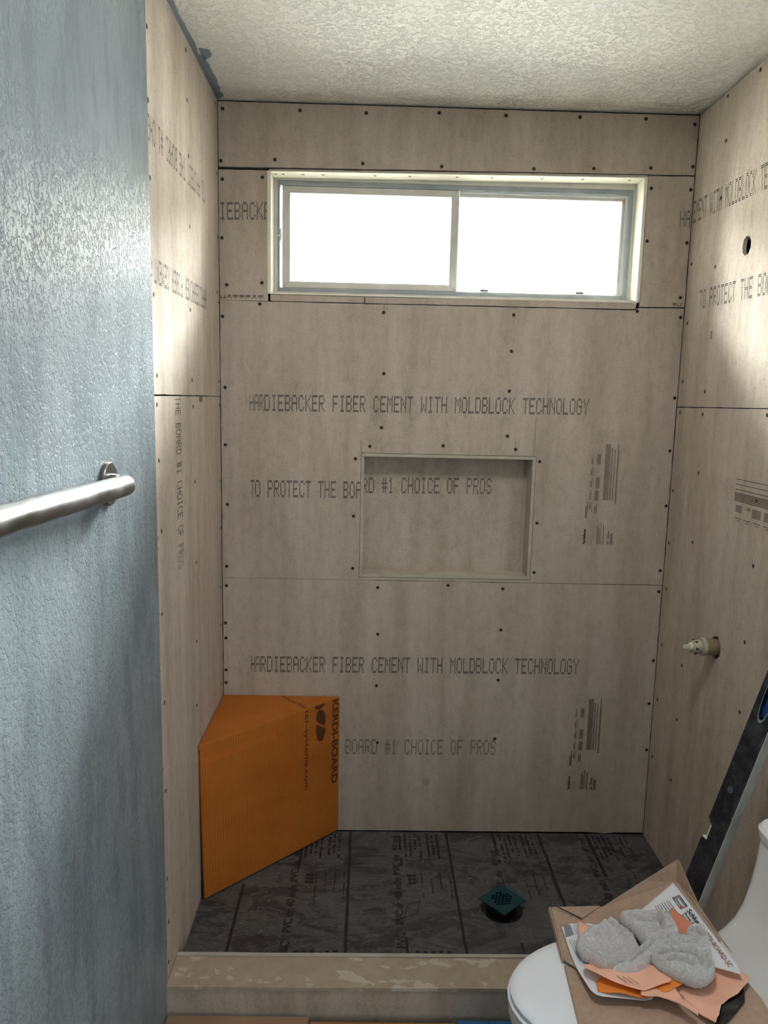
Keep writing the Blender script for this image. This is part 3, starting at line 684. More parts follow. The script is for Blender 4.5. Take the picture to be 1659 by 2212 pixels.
# bench-local: x along the front edge, y towards the corner; corner at local coordinates
cor = MBW.inverted() @ Vector((0, 0, 0))
def bobj(mb, nm, mat, par=None, **kw):
    me_o = mb.build(nm, mat, None, **kw); me_o.parent = par or bench; return me_o
B0 = MBW.inverted() @ Vector((0.0075, -.3790, 0)); B1 = MBW.inverted() @ Vector((.397, -.004, 0)); B2 = MBW.inverted() @ Vector((.0075, -.004, 0))
mb = MB(); mb.add([(p.x, p.y, z) for z in (.0055, .488) for p in (B0, B1, B2)], [(2, 1, 0), (3, 4, 5), (0, 1, 4, 3), (1, 2, 5, 4), (2, 0, 3, 5)])
bobj(mb, 'bench_body', M['foam'])
T0 = Vector((.004, 0, 0)); T1 = Vector((Lb - .003, 0, 0)); T2 = MBW.inverted() @ Vector((.002, -.002, 0))
mb = MB(); mb.add([(p.x, p.y, z) for z in (.4885, .5050) for p in (T0, T1, T2)], [(2, 1, 0), (3, 4, 5), (0, 1, 4, 3), (1, 2, 5, 4), (2, 0, 3, 5)])
top = bobj(mb, 'top_panel', M['orange_top'], bevel=.0012)
mb = MB(); mb.add([(x, y, z) for x, z in ((.0165, .0045), (Lb - .0035, .0060), (Lb - .0035, .5030), (.0075, .5030)) for y in (-.0012, .0100)], [(0, 2, 4, 6), (1, 7, 5, 3), (0, 1, 3, 2), (2, 3, 5, 4), (4, 5, 7, 6), (6, 7, 1, 0)]); fr_ = bobj(mb, 'front_panel', M['orange_front'], bevel=.0020)
def ft(s, x, z0, length, hgt, bold, spc=1.0):
    vs, fs = text_mesh(s, 1.0, bold, spc); x0 = min(v.x for v in vs); x1 = max(v.x for v in vs); sx = length/(x1 - x0); sy = hgt/.72
    mb = MB(); mb.add([(x + v.y*sy, -.0018, z0 - (v.x - x0)*sx) for v in vs], fs); o = mb.build('printed_text', M['print_brown'], None, fix=False); o.parent = fr_
ft('KERDI-BOARD', .525, .501, .308, .026, .030); ft('ter-systems.com', .404, .499, .285, .019, .004)
def fp(pts):
    mb = MB(); mb.add([(x, -.0017, z) for x, z in pts], [tuple(range(len(pts)))]); o = mb.build('printed_emblem', M['print_brown'], None, fix=False); o.parent = fr_
def smooth_poly(p, it=2):
    for _ in range(it):
        q = []
        for a, b in zip(p, p[1:] + p[:1]): q += [(a[0]*.75 + b[0]*.25, a[1]*.75 + b[1]*.25), (a[0]*.25 + b[0]*.75, a[1]*.25 + b[1]*.75)]
        p = q
    return p
fp(smooth_poly([(.444, .5005), (.462, .5025), (.467, .497), (.472, .5025), (.490, .500), (.486, .492), (.470, .4860), (.458, .4865), (.446, .493)], 1))
fp(smooth_poly([(.458, .481), (.468, .484), (.480, .479), (.4935, .462), (.4935, .424), (.488, .419), (.470, .433), (.452, .446), (.452, .462)], 1))
fp(smooth_poly([(.452, .4365), (.480, .4175), (.4935, .411), (.4935, .396), (.484, .372), (.474, .367), (.460, .375), (.452, .402)], 1))
mb = MB(); mb.box(.0095, .285, -.0016, -.0010, .4400, .4640); o = mb.build('tape_band', M['orange_plain'], None); o.parent = fr_
# lettering that carries on over the top, running up to the fold
vs, fs = text_mesh('www.schlu', 1.0, .004); x1 = max(v.x for v in vs)
mb = MB(); mb.add([(.404 + v.y*.019/.72, .168 - v.x/x1*.165, .5056) for v in vs], fs)
mb2 = MB(); vin = MBW.inverted()
o = mb.build('printed_text', M['print_brown'], None, fix=False); o.parent = top
# keep the part of the top lettering that lies on the panel
me = o.data; bm = bmesh.new(); bm.from_mesh(me)
kill = [v for v in bm.verts if (MBW @ v.co).y > -.004 or (MBW @ v.co).x < .004]
bmesh.ops.delete(bm, geom=kill, context='VERTS'); bm.to_mesh(me); bm.free()

# ---- drain
drain = empty('shower_drain', (.920, -.401, -.006)); tag(drain, 'teal square drain strainer standing proud of the liner on a round black barrel', 'drain')
def DM(p, tilt=True):
    a = math.radians(40); x, y, z = p
    X = x*math.cos(a) - y*math.sin(a); Y = x*math.sin(a) + y*math.cos(a); return (.920 + X, -.401 + Y, z + (.03*X if tilt else 0) + .0)
def slot(cx, cy, w=.0036, h=.0045): return [(cx - w, cy - h), (cx + w, cy - h), (cx + w, cy + h), (cx - w, cy + h)]
holes = []
for i in range(-3, 4):
    for j in range(-2, 3):
        cx = i*.0092; cy = j*.0120 + (.004 if i % 2 else -.002)
        if math.hypot(cx, cy) < .031: holes.append(slot(cx, cy))
out = smooth_poly([(-.0505, -.0505), (.0505, -.0505), (.0505, .0505), (-.0505, .0505)], 0)
loops = [out] + holes; tris = tessellate_polygon([[Vector((*p, 0)) for p in l] for l in loops]); flat = [p for l in loops for p in l]; N = len(flat)
mb = MB(); vs = [DM((*p, .030)) for p in flat] + [DM((*p, .0265)) for p in flat]; mb.add(vs, [tuple(t_) for t_ in tris] + [tuple(i + N for i in reversed(t_)) for t_ in tris])
o0 = 0; sf = []
for l in loops:
    n = len(l)
    for j in range(n): sf.append((o0 + j, o0 + (j+1) % n, o0 + (j+1) % n + N, o0 + j + N))
    o0 += n
mb.f += sf; mb.mi += [0]*len(sf); mb.build('strainer_plate', M['teal'], drain)
MB().cyl((.920, -.401, -.014), (0, 0, 1), .043, .043, .0395, 32, cap1=False).build('barrel', M['abs'], drain, smooth=True)
MB().cyl((.920, -.401, .004), (0, 0, 1), .040, .040, .002, 32).build('barrel_floor', M['abs'], drain)
pts = [(.905 + .0 + .015, 0)]
mb = MB(); prof = [(.043, -.004), (.056, -.002), (.063, -.0035), (.066, -.008)]
mb.rings([[(.920 + r*math.cos(2*math.pi*j/40), -.401 + r*math.sin(2*math.pi*j/40), z) for j in range(40)] for r, z in prof], False, False); mb.build('clamp_collar', M['abs'], drain, smooth=True)
for a in (20, 110, 200, 290):
    x, y = .920 + .058*math.cos(math.radians(a)), -.401 + .058*math.sin(math.radians(a)); MB().cyl((x, y, -.003), (0, 0, 1), .005, .0045, .004, 8).build('bolt', M['steel'], drain)

# ---- shower valve stub
valve = empty('shower_valve', (1.515, -.405, .838)); tag(valve, 'beige capped valve stub poking out of the round hole in the right wall', 'valve')
y_, z_ = -.405, .838
def xc(x0, x1, r0, r1, nm, mat, n=28): return MB().cyl((x0, y_, z_), (-1, 0, 0), r0, r1, x0 - x1, n).build(nm, mat, valve, smooth=True, bevel=.0012)
xc(1.528, 1.470, .0245, .0245, 'valve_body', M['valve_dark']); xc(1.4700, 1.4575, .0262, .0262, 'collar', M['valve']); xc(1.4575, 1.4330, .0200, .0188, 'cartridge', M['valve'])
for a in range(0, 360, 60):
    yy, zz = y_ + .0195*math.cos(math.radians(a)), z_ + .0195*math.sin(math.radians(a)); MB().box(1.4370, 1.4440, yy - .0022, yy + .0022, zz - .0022, zz + .0022).build('notch', M['rubber'], valve)
xc(1.4330, 1.4240, .0130, .0120, 'retainer', M['cream']); MB().box(1.4080, 1.4240, y_ - .003, y_ + .003, z_ - .0055, z_ + .0055).build('stem', M['cream'], valve, bevel=.001)

# ================================================================ BATHROOM
# ---- grab bar
bar = empty('grab_bar', (.0025, -1.075, 1.357)); tag(bar, 'brushed steel grab bar screwed to the textured blue wall', 'grab bar')
rb = .0192; cx = .043; R_ = .028; path = [(.010, -1.075, 1.357)]
for i in range(0, 13):
    a = math.pi/2*i/12; path.append((cx - R_ + R_*math.sin(a), -1.075 - R_ + R_*math.cos(a), 1.357))
y = -1.075 - R_; 
while y > -1.95: y -= .05; path.append((cx, y, 1.357 + (y + 1.075)*-.018))
ye = y; ze = path[-1][2]
for i in range(1, 13):
    a = math.pi/2*i/12; path.append((cx - R_ + R_*math.cos(a), ye - R_*math.sin(a), ze))
path.append((.010, ye - R_, ze))
MB().tube(path, rb, 32).build('rail', M['steel'], bar, smooth=True)
for yy, zz in ((-1.075, 1.357), (ye - R_, ze)):
    mb = MB(); mb.rings([[(x, yy + r*math.cos(2*math.pi*j/40), zz + r*math.sin(2*math.pi*j/40)) for j in range(40)] for x, r in ((.003, .0395), (.003, .0410), (.0085, .0410), (.0110, .0392), (.0125, .030), (.0125, .019))], True, True)
    mb.build('flange', M['steel'], bar, smooth=True)

# ---- spirit level leaning on the right wall
lb = Vector((1.172, -.820, FZ + .004)); ld = Vector((.2875, 0, 1)).normalized()
nv = Vector((math.cos(math.radians(-164.5)), math.sin(math.radians(-164.5)), 0)); nv = (nv - ld*nv.dot(ld)).normalized(); ev = ld.cross(nv).normalized()
if ev.y > 0: ev = -ev       # ev: towards the viewer's right-hand edge
LL = 1.16; hw, ht = .031, .0135
lev = empty('spirit_level', tuple(lb)); tag(lev, 'black dusty spirit level leaning against the right wall behind the toilet', 'level')
def lp(s, w, t): return lb + ld*s + ev*w + nv*t
def lbox(nm, s0, s1, w0, w1, t0, t1, mat, bev=.0015):
    mb = MB(); mb.add([lp(s, w, t) for s in (s0, s1) for w in (w0, w1) for t in (t0, t1)], [(0, 1, 3, 2), (4, 6, 7, 5), (0, 4, 5, 1), (2, 3, 7, 6), (0, 2, 6, 4), (1, 5, 7, 3)]); return mb.build(nm, mat, lev, bevel=bev)
# web with handle opening and vial notch: front outline in (s, w)
def lpoly(nm, outline, holes, t0, t1, mat):
    loops = [outline] + holes; tris = tessellate_polygon([[Vector((*p, 0)) for p in l] for l in loops]); flat = [p for l in loops for p in l]; N = len(flat)
    mb = MB(); mb.add([lp(a, b, t1) for a, b in flat] + [lp(a, b, t0) for a, b in flat], [tuple(x) for x in tris] + [tuple(i + N for i in reversed(x)) for x in tris]); o0 = 0; sf = []
    for l in loops:
        n = len(l)
        for j in range(n): sf.append((o0 + j, o0 + (j+1) % n, o0 + (j+1) % n + N, o0 + j + N))
        o0 += n
    mb.f += sf; mb.mi += [0]*len(sf); return mb.build(nm, mat, lev)
VS = .605     # vial position along the level
out = [(0, -hw), (0, hw - .002), (LL, hw - .002), (LL, -hw), (VS + .048, -hw), (VS + .036, -hw + .017), (VS - .004, -hw + .017), (VS - .006, -hw)]
hole = [(s, w) for s, w in smooth_poly([(.930, -.014), (.930, .015), (1.080, .015), (1.080, -.014)], 2)]
lpoly('level_body', out, [hole], -ht, ht, M['level'])
lbox('milled_edge', 0, LL, hw - .002, hw, -ht + .001, ht - .001, M['level_edge'])
lbox('milled_edge', VS + .050, LL, -hw - .0016, -hw, -ht + .001, ht - .001, M['level_edge'])
lbox('milled_edge', 0, VS - .008, -hw - .0016, -hw, -ht + .001, ht - .001, M['level_edge'])
mb = MB()
for l0, l1 in zip(hole, hole[1:] + hole[:1]):
    c0 = Vector((1.005, .0005)); a = [c0 + (Vector(p) - c0)*1.0 for p in (l0, l1)]; b = [c0 + (Vector(p) - c0)*f for p, f in ((l0, 1.09), (l1, 1.09))]
    mb.add([lp(a[0].x, a[0].y, ht + .0008), lp(a[1].x, a[1].y, ht + .0008), lp(b[1].x, b[1].y, ht + .0006), lp(b[0].x, b[0].y, ht + .0006)], [(0, 1, 2, 3)])
mb.build('handle_rim', plain('grey_handle_rim', '#8e9296', 0.5), lev, fix=False)
lbox('handle_grip', .934, 1.076, -.012, .013, -.004, .004, M['level_blue'])
MB().cyl(lp(VS, -hw + .009, 0), ld, .0068, .0068, .036, 16).build('vial', M['vial'], lev, smooth=True)
lbox('vial_clip', VS - .004, VS + .001, -hw, -hw + .016, -.010, .010, M['alu_light'], .001)
MB().cyl(lp(.745, -.004, ht - .001), nv, .0085, .0085, .0018, 20).build('round_plug', plain('grey_plug', '#4d5258', 0.6), lev, smooth=True)

# ---- toilet
ty = -1.100
toilet = empty('toilet', (1.15, ty, FZ)); tag(toilet, 'white one-piece toilet with closed lid at the lower right', 'toilet')
def bowl_outline(tip, back, hwid, n=44, a=.34):
    pts = []
    for j in range(n):
        t = 2*math.pi*j/n; c, s_ = math.cos(t), math.sin(t)
        if c < 0: x = tip + a + c*a; y = hwid*math.copysign(abs(s_)**1.0, s_)
        else: x = tip + a + (abs(c)**.55)*(back - tip - a); y = hwid*math.copysign(abs(s_)**.75, s_)
        pts.append((x, ty + y))
    return pts
def rings_of(spec, mat, nm, par=toilet, n=44, **kw):
    mb = MB(); mb.rings([[(x, y, z) for x, y in bowl_outline(tip, back, hwid, n, a)] for z, tip, back, hwid, a in spec]); return mb.build(nm, mat, par, smooth=True, **kw)
rings_of([(FZ, .93, 1.50, .125, .24), (FZ + .05, .925, 1.50, .122, .24), (.02, .915, 1.50, .120, .25), (.12, .875, 1.50, .138, .28), (.20, .830, 1.50, .165, .31), (.255, .805, 1.50, .180, .33), (.282, .798, 1.50, .186, .33), (.292, .799, 1.50, .186, .33), (.298, .806, 1.49, .180, .33)], M['ceramic'], 'bowl')
rings_of([(.2995, .806, 1.245, .178, .32), (.302, .797, 1.250, .187, .33), (.311, .796, 1.250, .188, .33), (.314, .802, 1.248, .184, .33)], M['seat'], 'seat')
rings_of([(.3155, .808, 1.250, .178, .33), (.319, .801, 1.256, .185, .33), (.3245, .8005, 1.256, .1855, .33), (.3285, .805, 1.252, .182, .33), (.3305, .822, 1.240, .168, .32), (.3312, .90, 1.20, .10, .26)], M['seat'], 'lid')
# tank and the concave shoulder that runs down to the deck
def rrect(xf, xb, hy, r, n=6):
    r = min(r, (xb - xf)/2 - .001); pts = []
    for cx_, cy_, a0 in ((xf + r, hy - r, 90), (xf + r, -(hy - r), 180)):
        for i in range(n + 1):
            a = math.radians(a0 + 90*i/n); pts.append((cx_ + r*math.cos(a), ty + cy_ + r*math.sin(a)))
    pts += [(xb, ty - hy), (xb, ty + hy)]; return pts
spec = [(.270, 1.215, .160, .05), (.300, 1.222, .166, .05), (.318, 1.245, .169, .05), (.335, 1.275, .171, .05), (.355, 1.302, .173, .048), (.385, 1.328, .175, .046), (.42, 1.346, .178, .045), (.47, 1.362, .182, .042), (.52, 1.372, .185, .04), (.575, 1.378, .187, .04)]
mb = MB(); mb.rings([[(x, y, z) for x, y in rrect(xf, 1.512, hy, rr)] for z, xf, hy, rr in spec]); mb.build('tank', M['ceramic'], toilet, smooth=True)
mb = MB(); mb.rings([[(x, y, z) for x, y in rrect(xf, 1.512, hy, rr)] for z, xf, hy, rr in [(.576, 1.380, .188, .04), (.580, 1.373, .192, .045), (.597, 1.371, .194, .045), (.606, 1.378, .189, .042), (.610, 1.395, .178, .04)]]); mb.build('tank_lid', M['ceramic'], toilet, smooth=True)
for s_ in (-1, 1): MB().box(1.235, 1.262, ty + s_*.085 - .02, ty + s_*.085 + .02, .2985, .326).build('hinge', M['seat'], toilet, bevel=.005, segs=3)

# ---- cardboard tray and the things on it
def hb(x): return .342 + max(0.0, (x - 1.06))*.41
def sheet2d(outline, zf, name, mat, parent=None, th=.0006, cell=.008, smooth=True):
    """fills a plan outline with small faces and lifts them to height zf(x, y)"""
    tris = tessellate_polygon([[Vector((*p, 0)) for p in outline]])
    bm = bmesh.new(); vs = [bm.verts.new((*p, 0)) for p in outline]
    for t_ in tris:
        try: bm.faces.new([vs[i] for i in t_])
        except ValueError: pass
    for _ in range(8):
        es = [e for e in bm.edges if e.calc_length() > cell]
        if not es: break
        bmesh.ops.subdivide_edges(bm, edges=es, cuts=1, use_grid_fill=False)
        bmesh.ops.triangulate(bm, faces=[f for f in bm.faces if len(f.verts) > 3])
    bmesh.ops.beautify_fill(bm, faces=bm.faces, edges=[e for e in bm.edges if not e.is_boundary])
    for v in bm.verts: v.co.z = zf(v.co.x, v.co.y)
    bmesh.ops.recalc_face_normals(bm, faces=bm.faces)
    if sum(f.normal.z for f in bm.faces) < 0: bmesh.ops.reverse_faces(bm, faces=bm.faces)
    me = bpy.data.meshes.new(name); bm.to_mesh(me); bm.free(); me.materials.append(mat)
    if smooth: me.shade_smooth()
    o = bpy.data.objects.new(name, me); COL.objects.link(o)
    if th: md = o.modifiers.new('thickness', 'SOLIDIFY'); md.thickness = th; md.offset = -1
    if parent: o.parent = parent; o.matrix_parent_inverse = parent.matrix_world.inverted()
    return o
lo = sheet2d([(.9270, -1.036), (1.24, -1.02), (1.262, -1.20), (1.25, -1.42), (.898, -1.42)], lambda x, y: .3345 + max(0, x - 1.06)*.34 + .001*noise.noise((x*12, y*12, 0)), 'cardboard_sheet', M['card'], th=.003)
tag(lo, 'flat brown cardboard sheet lying on the toilet lid under the opened carton', 'cardboard')
tray = empty('opened_carton', (1.06, -.95, .338)); tag(tray, 'opened brown cardboard carton with raised back flap on the toilet lid', 'carton')
sheet2d([(.9400, -.862), (1.062, -.858), (1.236, -.862), (1.247, -1.06), (1.17, -1.09), (1.00, -1.10), (.9285, -1.028)], lambda x, y: hb(x), 'base_panel', M['card'], tray, .003)
def panel(pts, nm, par, mat, th=.003, off=0):
    mb = MB(); mb.add(pts, [tuple(range(len(pts)))]); o = mb.build(nm, mat, par, fix=False); md = o.modifiers.new('thickness', 'SOLIDIFY'); md.thickness = th; md.offset = off; return o
panel([(1.0617, -.8575, .3400), (1.236, -.8620, hb(1.236) - .002), (1.2390, -.8480, .4600), (1.160, -.846, .4020)], 'back_flap', tray, M['card'])
panel([(1.2380, -.8640, hb(1.236)), (1.2540, -1.095, hb(1.25) - .004), (1.2590, -1.060, .4040), (1.2480, -.9520, .4180), (1.2410, -.8480, .4600)], 'side_flap', tray, M['card'], .004)
panel([(.9385, -.8610, .3420), (1.0600, -.8560, .3430), (1.0020, -.9032, .3445)], 'corner_flap', tray, M['card'], .002)
panel([(.9370, -.8620, .3440), (.9270, -1.0270, .3440), (.9255, -1.0265, .3350), (.9350, -.8620, .3350)], 'edge_fold', tray, M['card'], .003)
MB().add([(.9535, -.8637, .3462), (.9560, -.8630, .3462), (1.0020, -.9020, .3462), (1.0000, -.9040, .3462)], [(0, 1, 2, 3)]).build('fold_shade', M['recess'], tray, fix=False)  # dark strip laid over the flap for the shade in its fold

wv = lambda a: (lambda x, y: hb(x) + a + .0008*noise.noise((x*30, y*30, a*99)))
wl_sheet = sheet2d(smooth_poly([(0.9470,-0.9202),(0.9465,-0.9710),(0.9450,-1.0214),(0.9483,-1.0618),(0.9541,-1.1091),(0.9570,-1.1284),(0.9667,-1.1411),(1.0000,-1.1425),(1.0373,-1.1430),(1.0854,-1.1456),(1.1210,-1.0502),(1.0418,-0.9191)], 1),
    lambda x, y: hb(x) + .0040 + .012*max(0, (-.0 - y - 1.06))/.08*max(0, 1 - (x - .94)/.15), 'instruction_sheet', M['white_paper'], th=.0004)
tag(wl_sheet, 'white printed instruction sheet with curled corner lying under the rag on the carton', 'paper')
def on_s(o_, off):
    return lambda x, y: Vector((x, y, hb(x) + off))
def quad_on(pts, name, mat, par, off):
    mb = MB(); mb.add([(x, y, hb(x) + off) for x, y in pts], [tuple(range(len(pts)))]); return mb.build(name, mat, par, fix=False)
quad_on([(.9530, -.9265), (.9690, -.9265), (.9690, -.9560), (.9480, -.9660)], 'printed_picture', M['ink3'], wl_sheet, .0052)
mb = MB()
for i in range(9):
    y0 = -.928 - i*.0048; mb.add([(x, y, hb(x) + .0053) for x, y in ((.974, y0), (1.03, y0 - .001), (1.03, y0 - .0018), (.974, y0 - .0008))], [(0, 1, 2, 3)])
for i in range(4):
    x0 = .9535 + i*.005; mb.add([(x, y, hb(x) + .0056) for x, y in ((x0, -.975), (x0 + .001, -.975), (x0 + .006, -1.045), (x0 + .005, -1.045))], [(0, 1, 2, 3)])
for j in range(4):
    for i in range(4):
        x0 = 1.000 + j*.022 + i*.0032; mb.add([(x, y, hb(x) + .0092) for x, y in ((x0, -1.112), (x0 + .001, -1.112), (x0 + .005, -1.134), (x0 + .004, -1.134))], [(0, 1, 2, 3)])
mb.build('fine_print', M['ink3'], wl_sheet, fix=False)

# booklet at the upper right
LP = [(1.2213,-.8729), (1.1253,-.9224), (1.1000,-.9400), (1.1471,-1.0704), (1.2382,-1.1638), (1.2420,-1.1400), (1.2347,-1.0611), (1.2291,-.9727)]
leaf = sheet2d(LP, wv(.010), 'instruction_booklet', M['white_paper'], th=.0012)
tag(leaf, 'white instruction booklet with grey and orange logo leaning in the carton corner', 'booklet')
e1 = Vector((.0125, -.2150)).normalized(); e2 = Vector((.99, .05)).normalized()
def on_leaf(px, py, off=.0118): return lambda u, v: (px + e1.x*u + e2.x*v, py + e1.y*u + e2.y*v, hb(px + e1.x*u + e2.x*v) + off)
m0 = on_leaf(1.2020, -.9180)
def lq(u0, u1, v0, v1, mat, nm='printed_box', m=m0, off=0):
    mb = MB(); mb.add([Vector(m(u, v)) + Vector((0, 0, off)) for u, v in ((u0, v0), (u1, v0), (u1, v1), (u0, v1))], [(0, 1, 2, 3)]); mb.build(nm, mat, leaf, fix=False)
lq(0, .040, .0145, .0160, M['ink2']); lq(.0, .040, -.0005, .0008, M['ink2']); lq(0, .0075, -.0005, .0160, M['ink3']); lq(.0385, .040, -.0005, .0160, M['ink2']); lq(.0330, .0395, -.0005, .0070, M['red_ink'], off=.0002)
text_on('Schluter', on_leaf(1.2130, -.9275, .0120), .028, .0050, M['ink2'], leaf, bold=.02); text_on('Systems', on_leaf(1.2055, -.9270, .0120), .024, .0045, M['ink2'], leaf, bold=.02)
text_on('Schluter', on_leaf(1.2130, -.9680, .0120), .062, .0098, M['ink2'], leaf, bold=.015)
text_on('Shower bench', on_leaf(1.2055, -.9720, .0120), .056, .0058, M['ink2'], leaf, bold=.015); text_on('Instructions', on_leaf(1.1985, -.9750, .0120), .048, .0058, M['ink2'], leaf, bold=.015)
text_on('KERDI-BOARD-SC', on_leaf(1.2180, -1.030, .0125), .112, .0085, M['brown_ink'], leaf, bold=.005)
for i in range(7): lq(.004, .050 - .004*(i % 3), -.010 - i*.0052, -.0112 - i*.0052, M['ink3'], 'fine_print')
for i in range(3): lq(.012, .040, -.052 - i*.005, -.0532 - i*.005, M['ink3'], 'fine_print')
strip = sheet2d([(1.1895,-.9484),(1.1733,-.9618),(1.1700,-1.035),(1.1831,-1.0399),(1.2090,-1.0130)], wv(.0135), 'salmon_slip', M['salmon_dark'], th=.0004)
tag(strip, 'dark salmon paper slip lying on the white booklet beside its logo', 'paper')
tri = sheet2d([(.9873,-.9192),(1.0159,-.9461),(1.0500,-.9800),(.9900,-.9900),(.9754,-.9756)], wv(.012), 'salmon_scrap', M['salmon'], th=.0004)
tag(tri, 'pointed salmon paper corner sticking out at the upper left of the rag', 'paper')

g2 = lambda x: .372 + max(0, x - 1.12)*.3
salmR = sheet2d([(1.2180,-1.0880),(1.2518,-1.1391),(1.2566,-1.1645),(1.2217,-1.1882),(1.2038,-1.1925),(1.1920,-1.1965),(1.1844,-1.2002),(1.1760,-1.2120),(1.1694,-1.2228),(1.1640,-1.2270),(1.1572,-1.2361),(1.1409,-1.2059),(1.1269,-1.1713),(1.1215,-1.1302),(1.1450,-1.0900),(1.19,-1.06)],
    lambda x, y: g2(x) + .004*math.sin((x - y*1.2)*60)*.5 + .002*noise.noise((x*25, y*25, 3)) - .010*max(0, math.cos((x*.8 + y + .245)*40) - .9)*3, 'salmon_wrapping_paper', M['salmon'], th=.0006)
tag(salmR, 'large creased salmon paper hanging over the right side of the carton', 'paper')
dark = sheet2d([(1.2440,-1.1660),(1.2300,-1.1980),(1.1927,-1.2240),(1.1560,-1.2440),(1.1620,-1.2180),(1.1780,-1.1950),(1.2050,-1.1780)], lambda x, y: g2(x) - .007 + .003*noise.noise((x*60, y*60, 0)), 'torn_black_scrap', M['torn'], th=.0008)  # near-black torn shape tucked under the salmon edge
tag(dark, 'torn black scrap showing under the salmon paper edge', 'film')
# folded orange sheet
def patch(name, mat, c, f, nu=36, nv=14, th=.0005):
    """c: four corner points (u0v0, u1v0, u1v1, u0v1); f(u, v) -> offset vector"""
    c = [Vector(p) for p in c]; mb = MB(); vs = []
    for j in range(nv + 1):
        for i in range(nu + 1):
            u, v = i/nu, j/nv; p = c[0]*(1-u)*(1-v) + c[1]*u*(1-v) + c[2]*u*v + c[3]*(1-u)*v; vs.append(p + Vector(f(u, v)))
    mb.add(vs, [(j*(nu+1) + i, j*(nu+1) + i + 1, (j+1)*(nu+1) + i + 1, (j+1)*(nu+1) + i) for j in range(nv) for i in range(nu)])
    o = mb.build(name, mat, None, smooth=True, fix=False); md = o.modifiers.new('thickness', 'SOLIDIFY'); md.thickness = th; md.offset = 0; return o
org = sheet2d([(.9753,-1.1040),(.9694,-1.1293),(.9877,-1.1356),(1.0200,-1.1400),(1.0523,-1.1435),(1.1007,-1.1537),(1.1400,-1.1419),(1.1100,-1.085),(1.00,-1.085)], lambda x, y: hb(x) + .016 + .003*math.sin(x*70), 'orange_leaflet', M['orange_paper'], th=.0006)
tag(org, 'bright orange folded leaflet under the salmon flap in front of the rag', 'leaflet')
tail = sheet2d([(1.0900,-1.1100),(1.1158,-1.1395),(1.1175,-1.1600),(1.1194,-1.1790),(1.1280,-1.2000),(1.1339,-1.2155),(1.1275,-1.2270),(1.1180,-1.2080),(1.1085,-1.1903),(1.0950,-1.1740),(1.0793,-1.1587),(1.05,-1.147),(1.06,-1.12)], lambda x, y: hb(x) + .019 + .003*math.sin((x + y)*50), 'salmon_tail_paper', M['salmon'], th=.0005)
tag(tail, 'narrow pointed salmon paper tail hanging down between the orange leaflet and large salmon sheet', 'paper')
MIDO = [(.9518,-1.0812),(.9680,-1.0990),(.9921,-1.1191),(1.0060,-1.1265),(1.0218,-1.1319),(1.0440,-1.1365),(1.0632,-1.1386),(1.0865,-1.1374),(1.1158,-1.1416),(1.1070,-1.1240),(1.0977,-1.1074),(1.09,-1.07),(1.02,-1.06),(.965,-1.05)]
mid = sheet2d(smooth_poly(MIDO, 1), lambda x, y: hb(x) + .013 + .017*max(0, min(1, (-1.066 - y)/.028 + max(0, .985 - x)*20)) + .004*math.sin((x - .95)*38)*max(0, min(1, (-1.07 - y)/.03)) - .06*max(0, -1.10 - y), 'salmon_flap', M['salmon'], th=.0006)
tag(mid, 'curled pale salmon flap with small black print right below the rag', 'paper')
mb = MB()
for i in range(3): mb.add([(1.012 + i*.011, -1.110 - i*.002, hb(1.012) + .0335), (1.0135 + i*.011, -1.110 - i*.002, hb(1.012) + .0335), (1.029 + i*.011, -1.1285 - i*.0015, hb(1.029) + .0325), (1.0275 + i*.011, -1.1285 - i*.0015, hb(1.029) + .0325)], [(0, 1, 2, 3)])
mb.build('fine_print', M['ink2'], mid, fix=False)

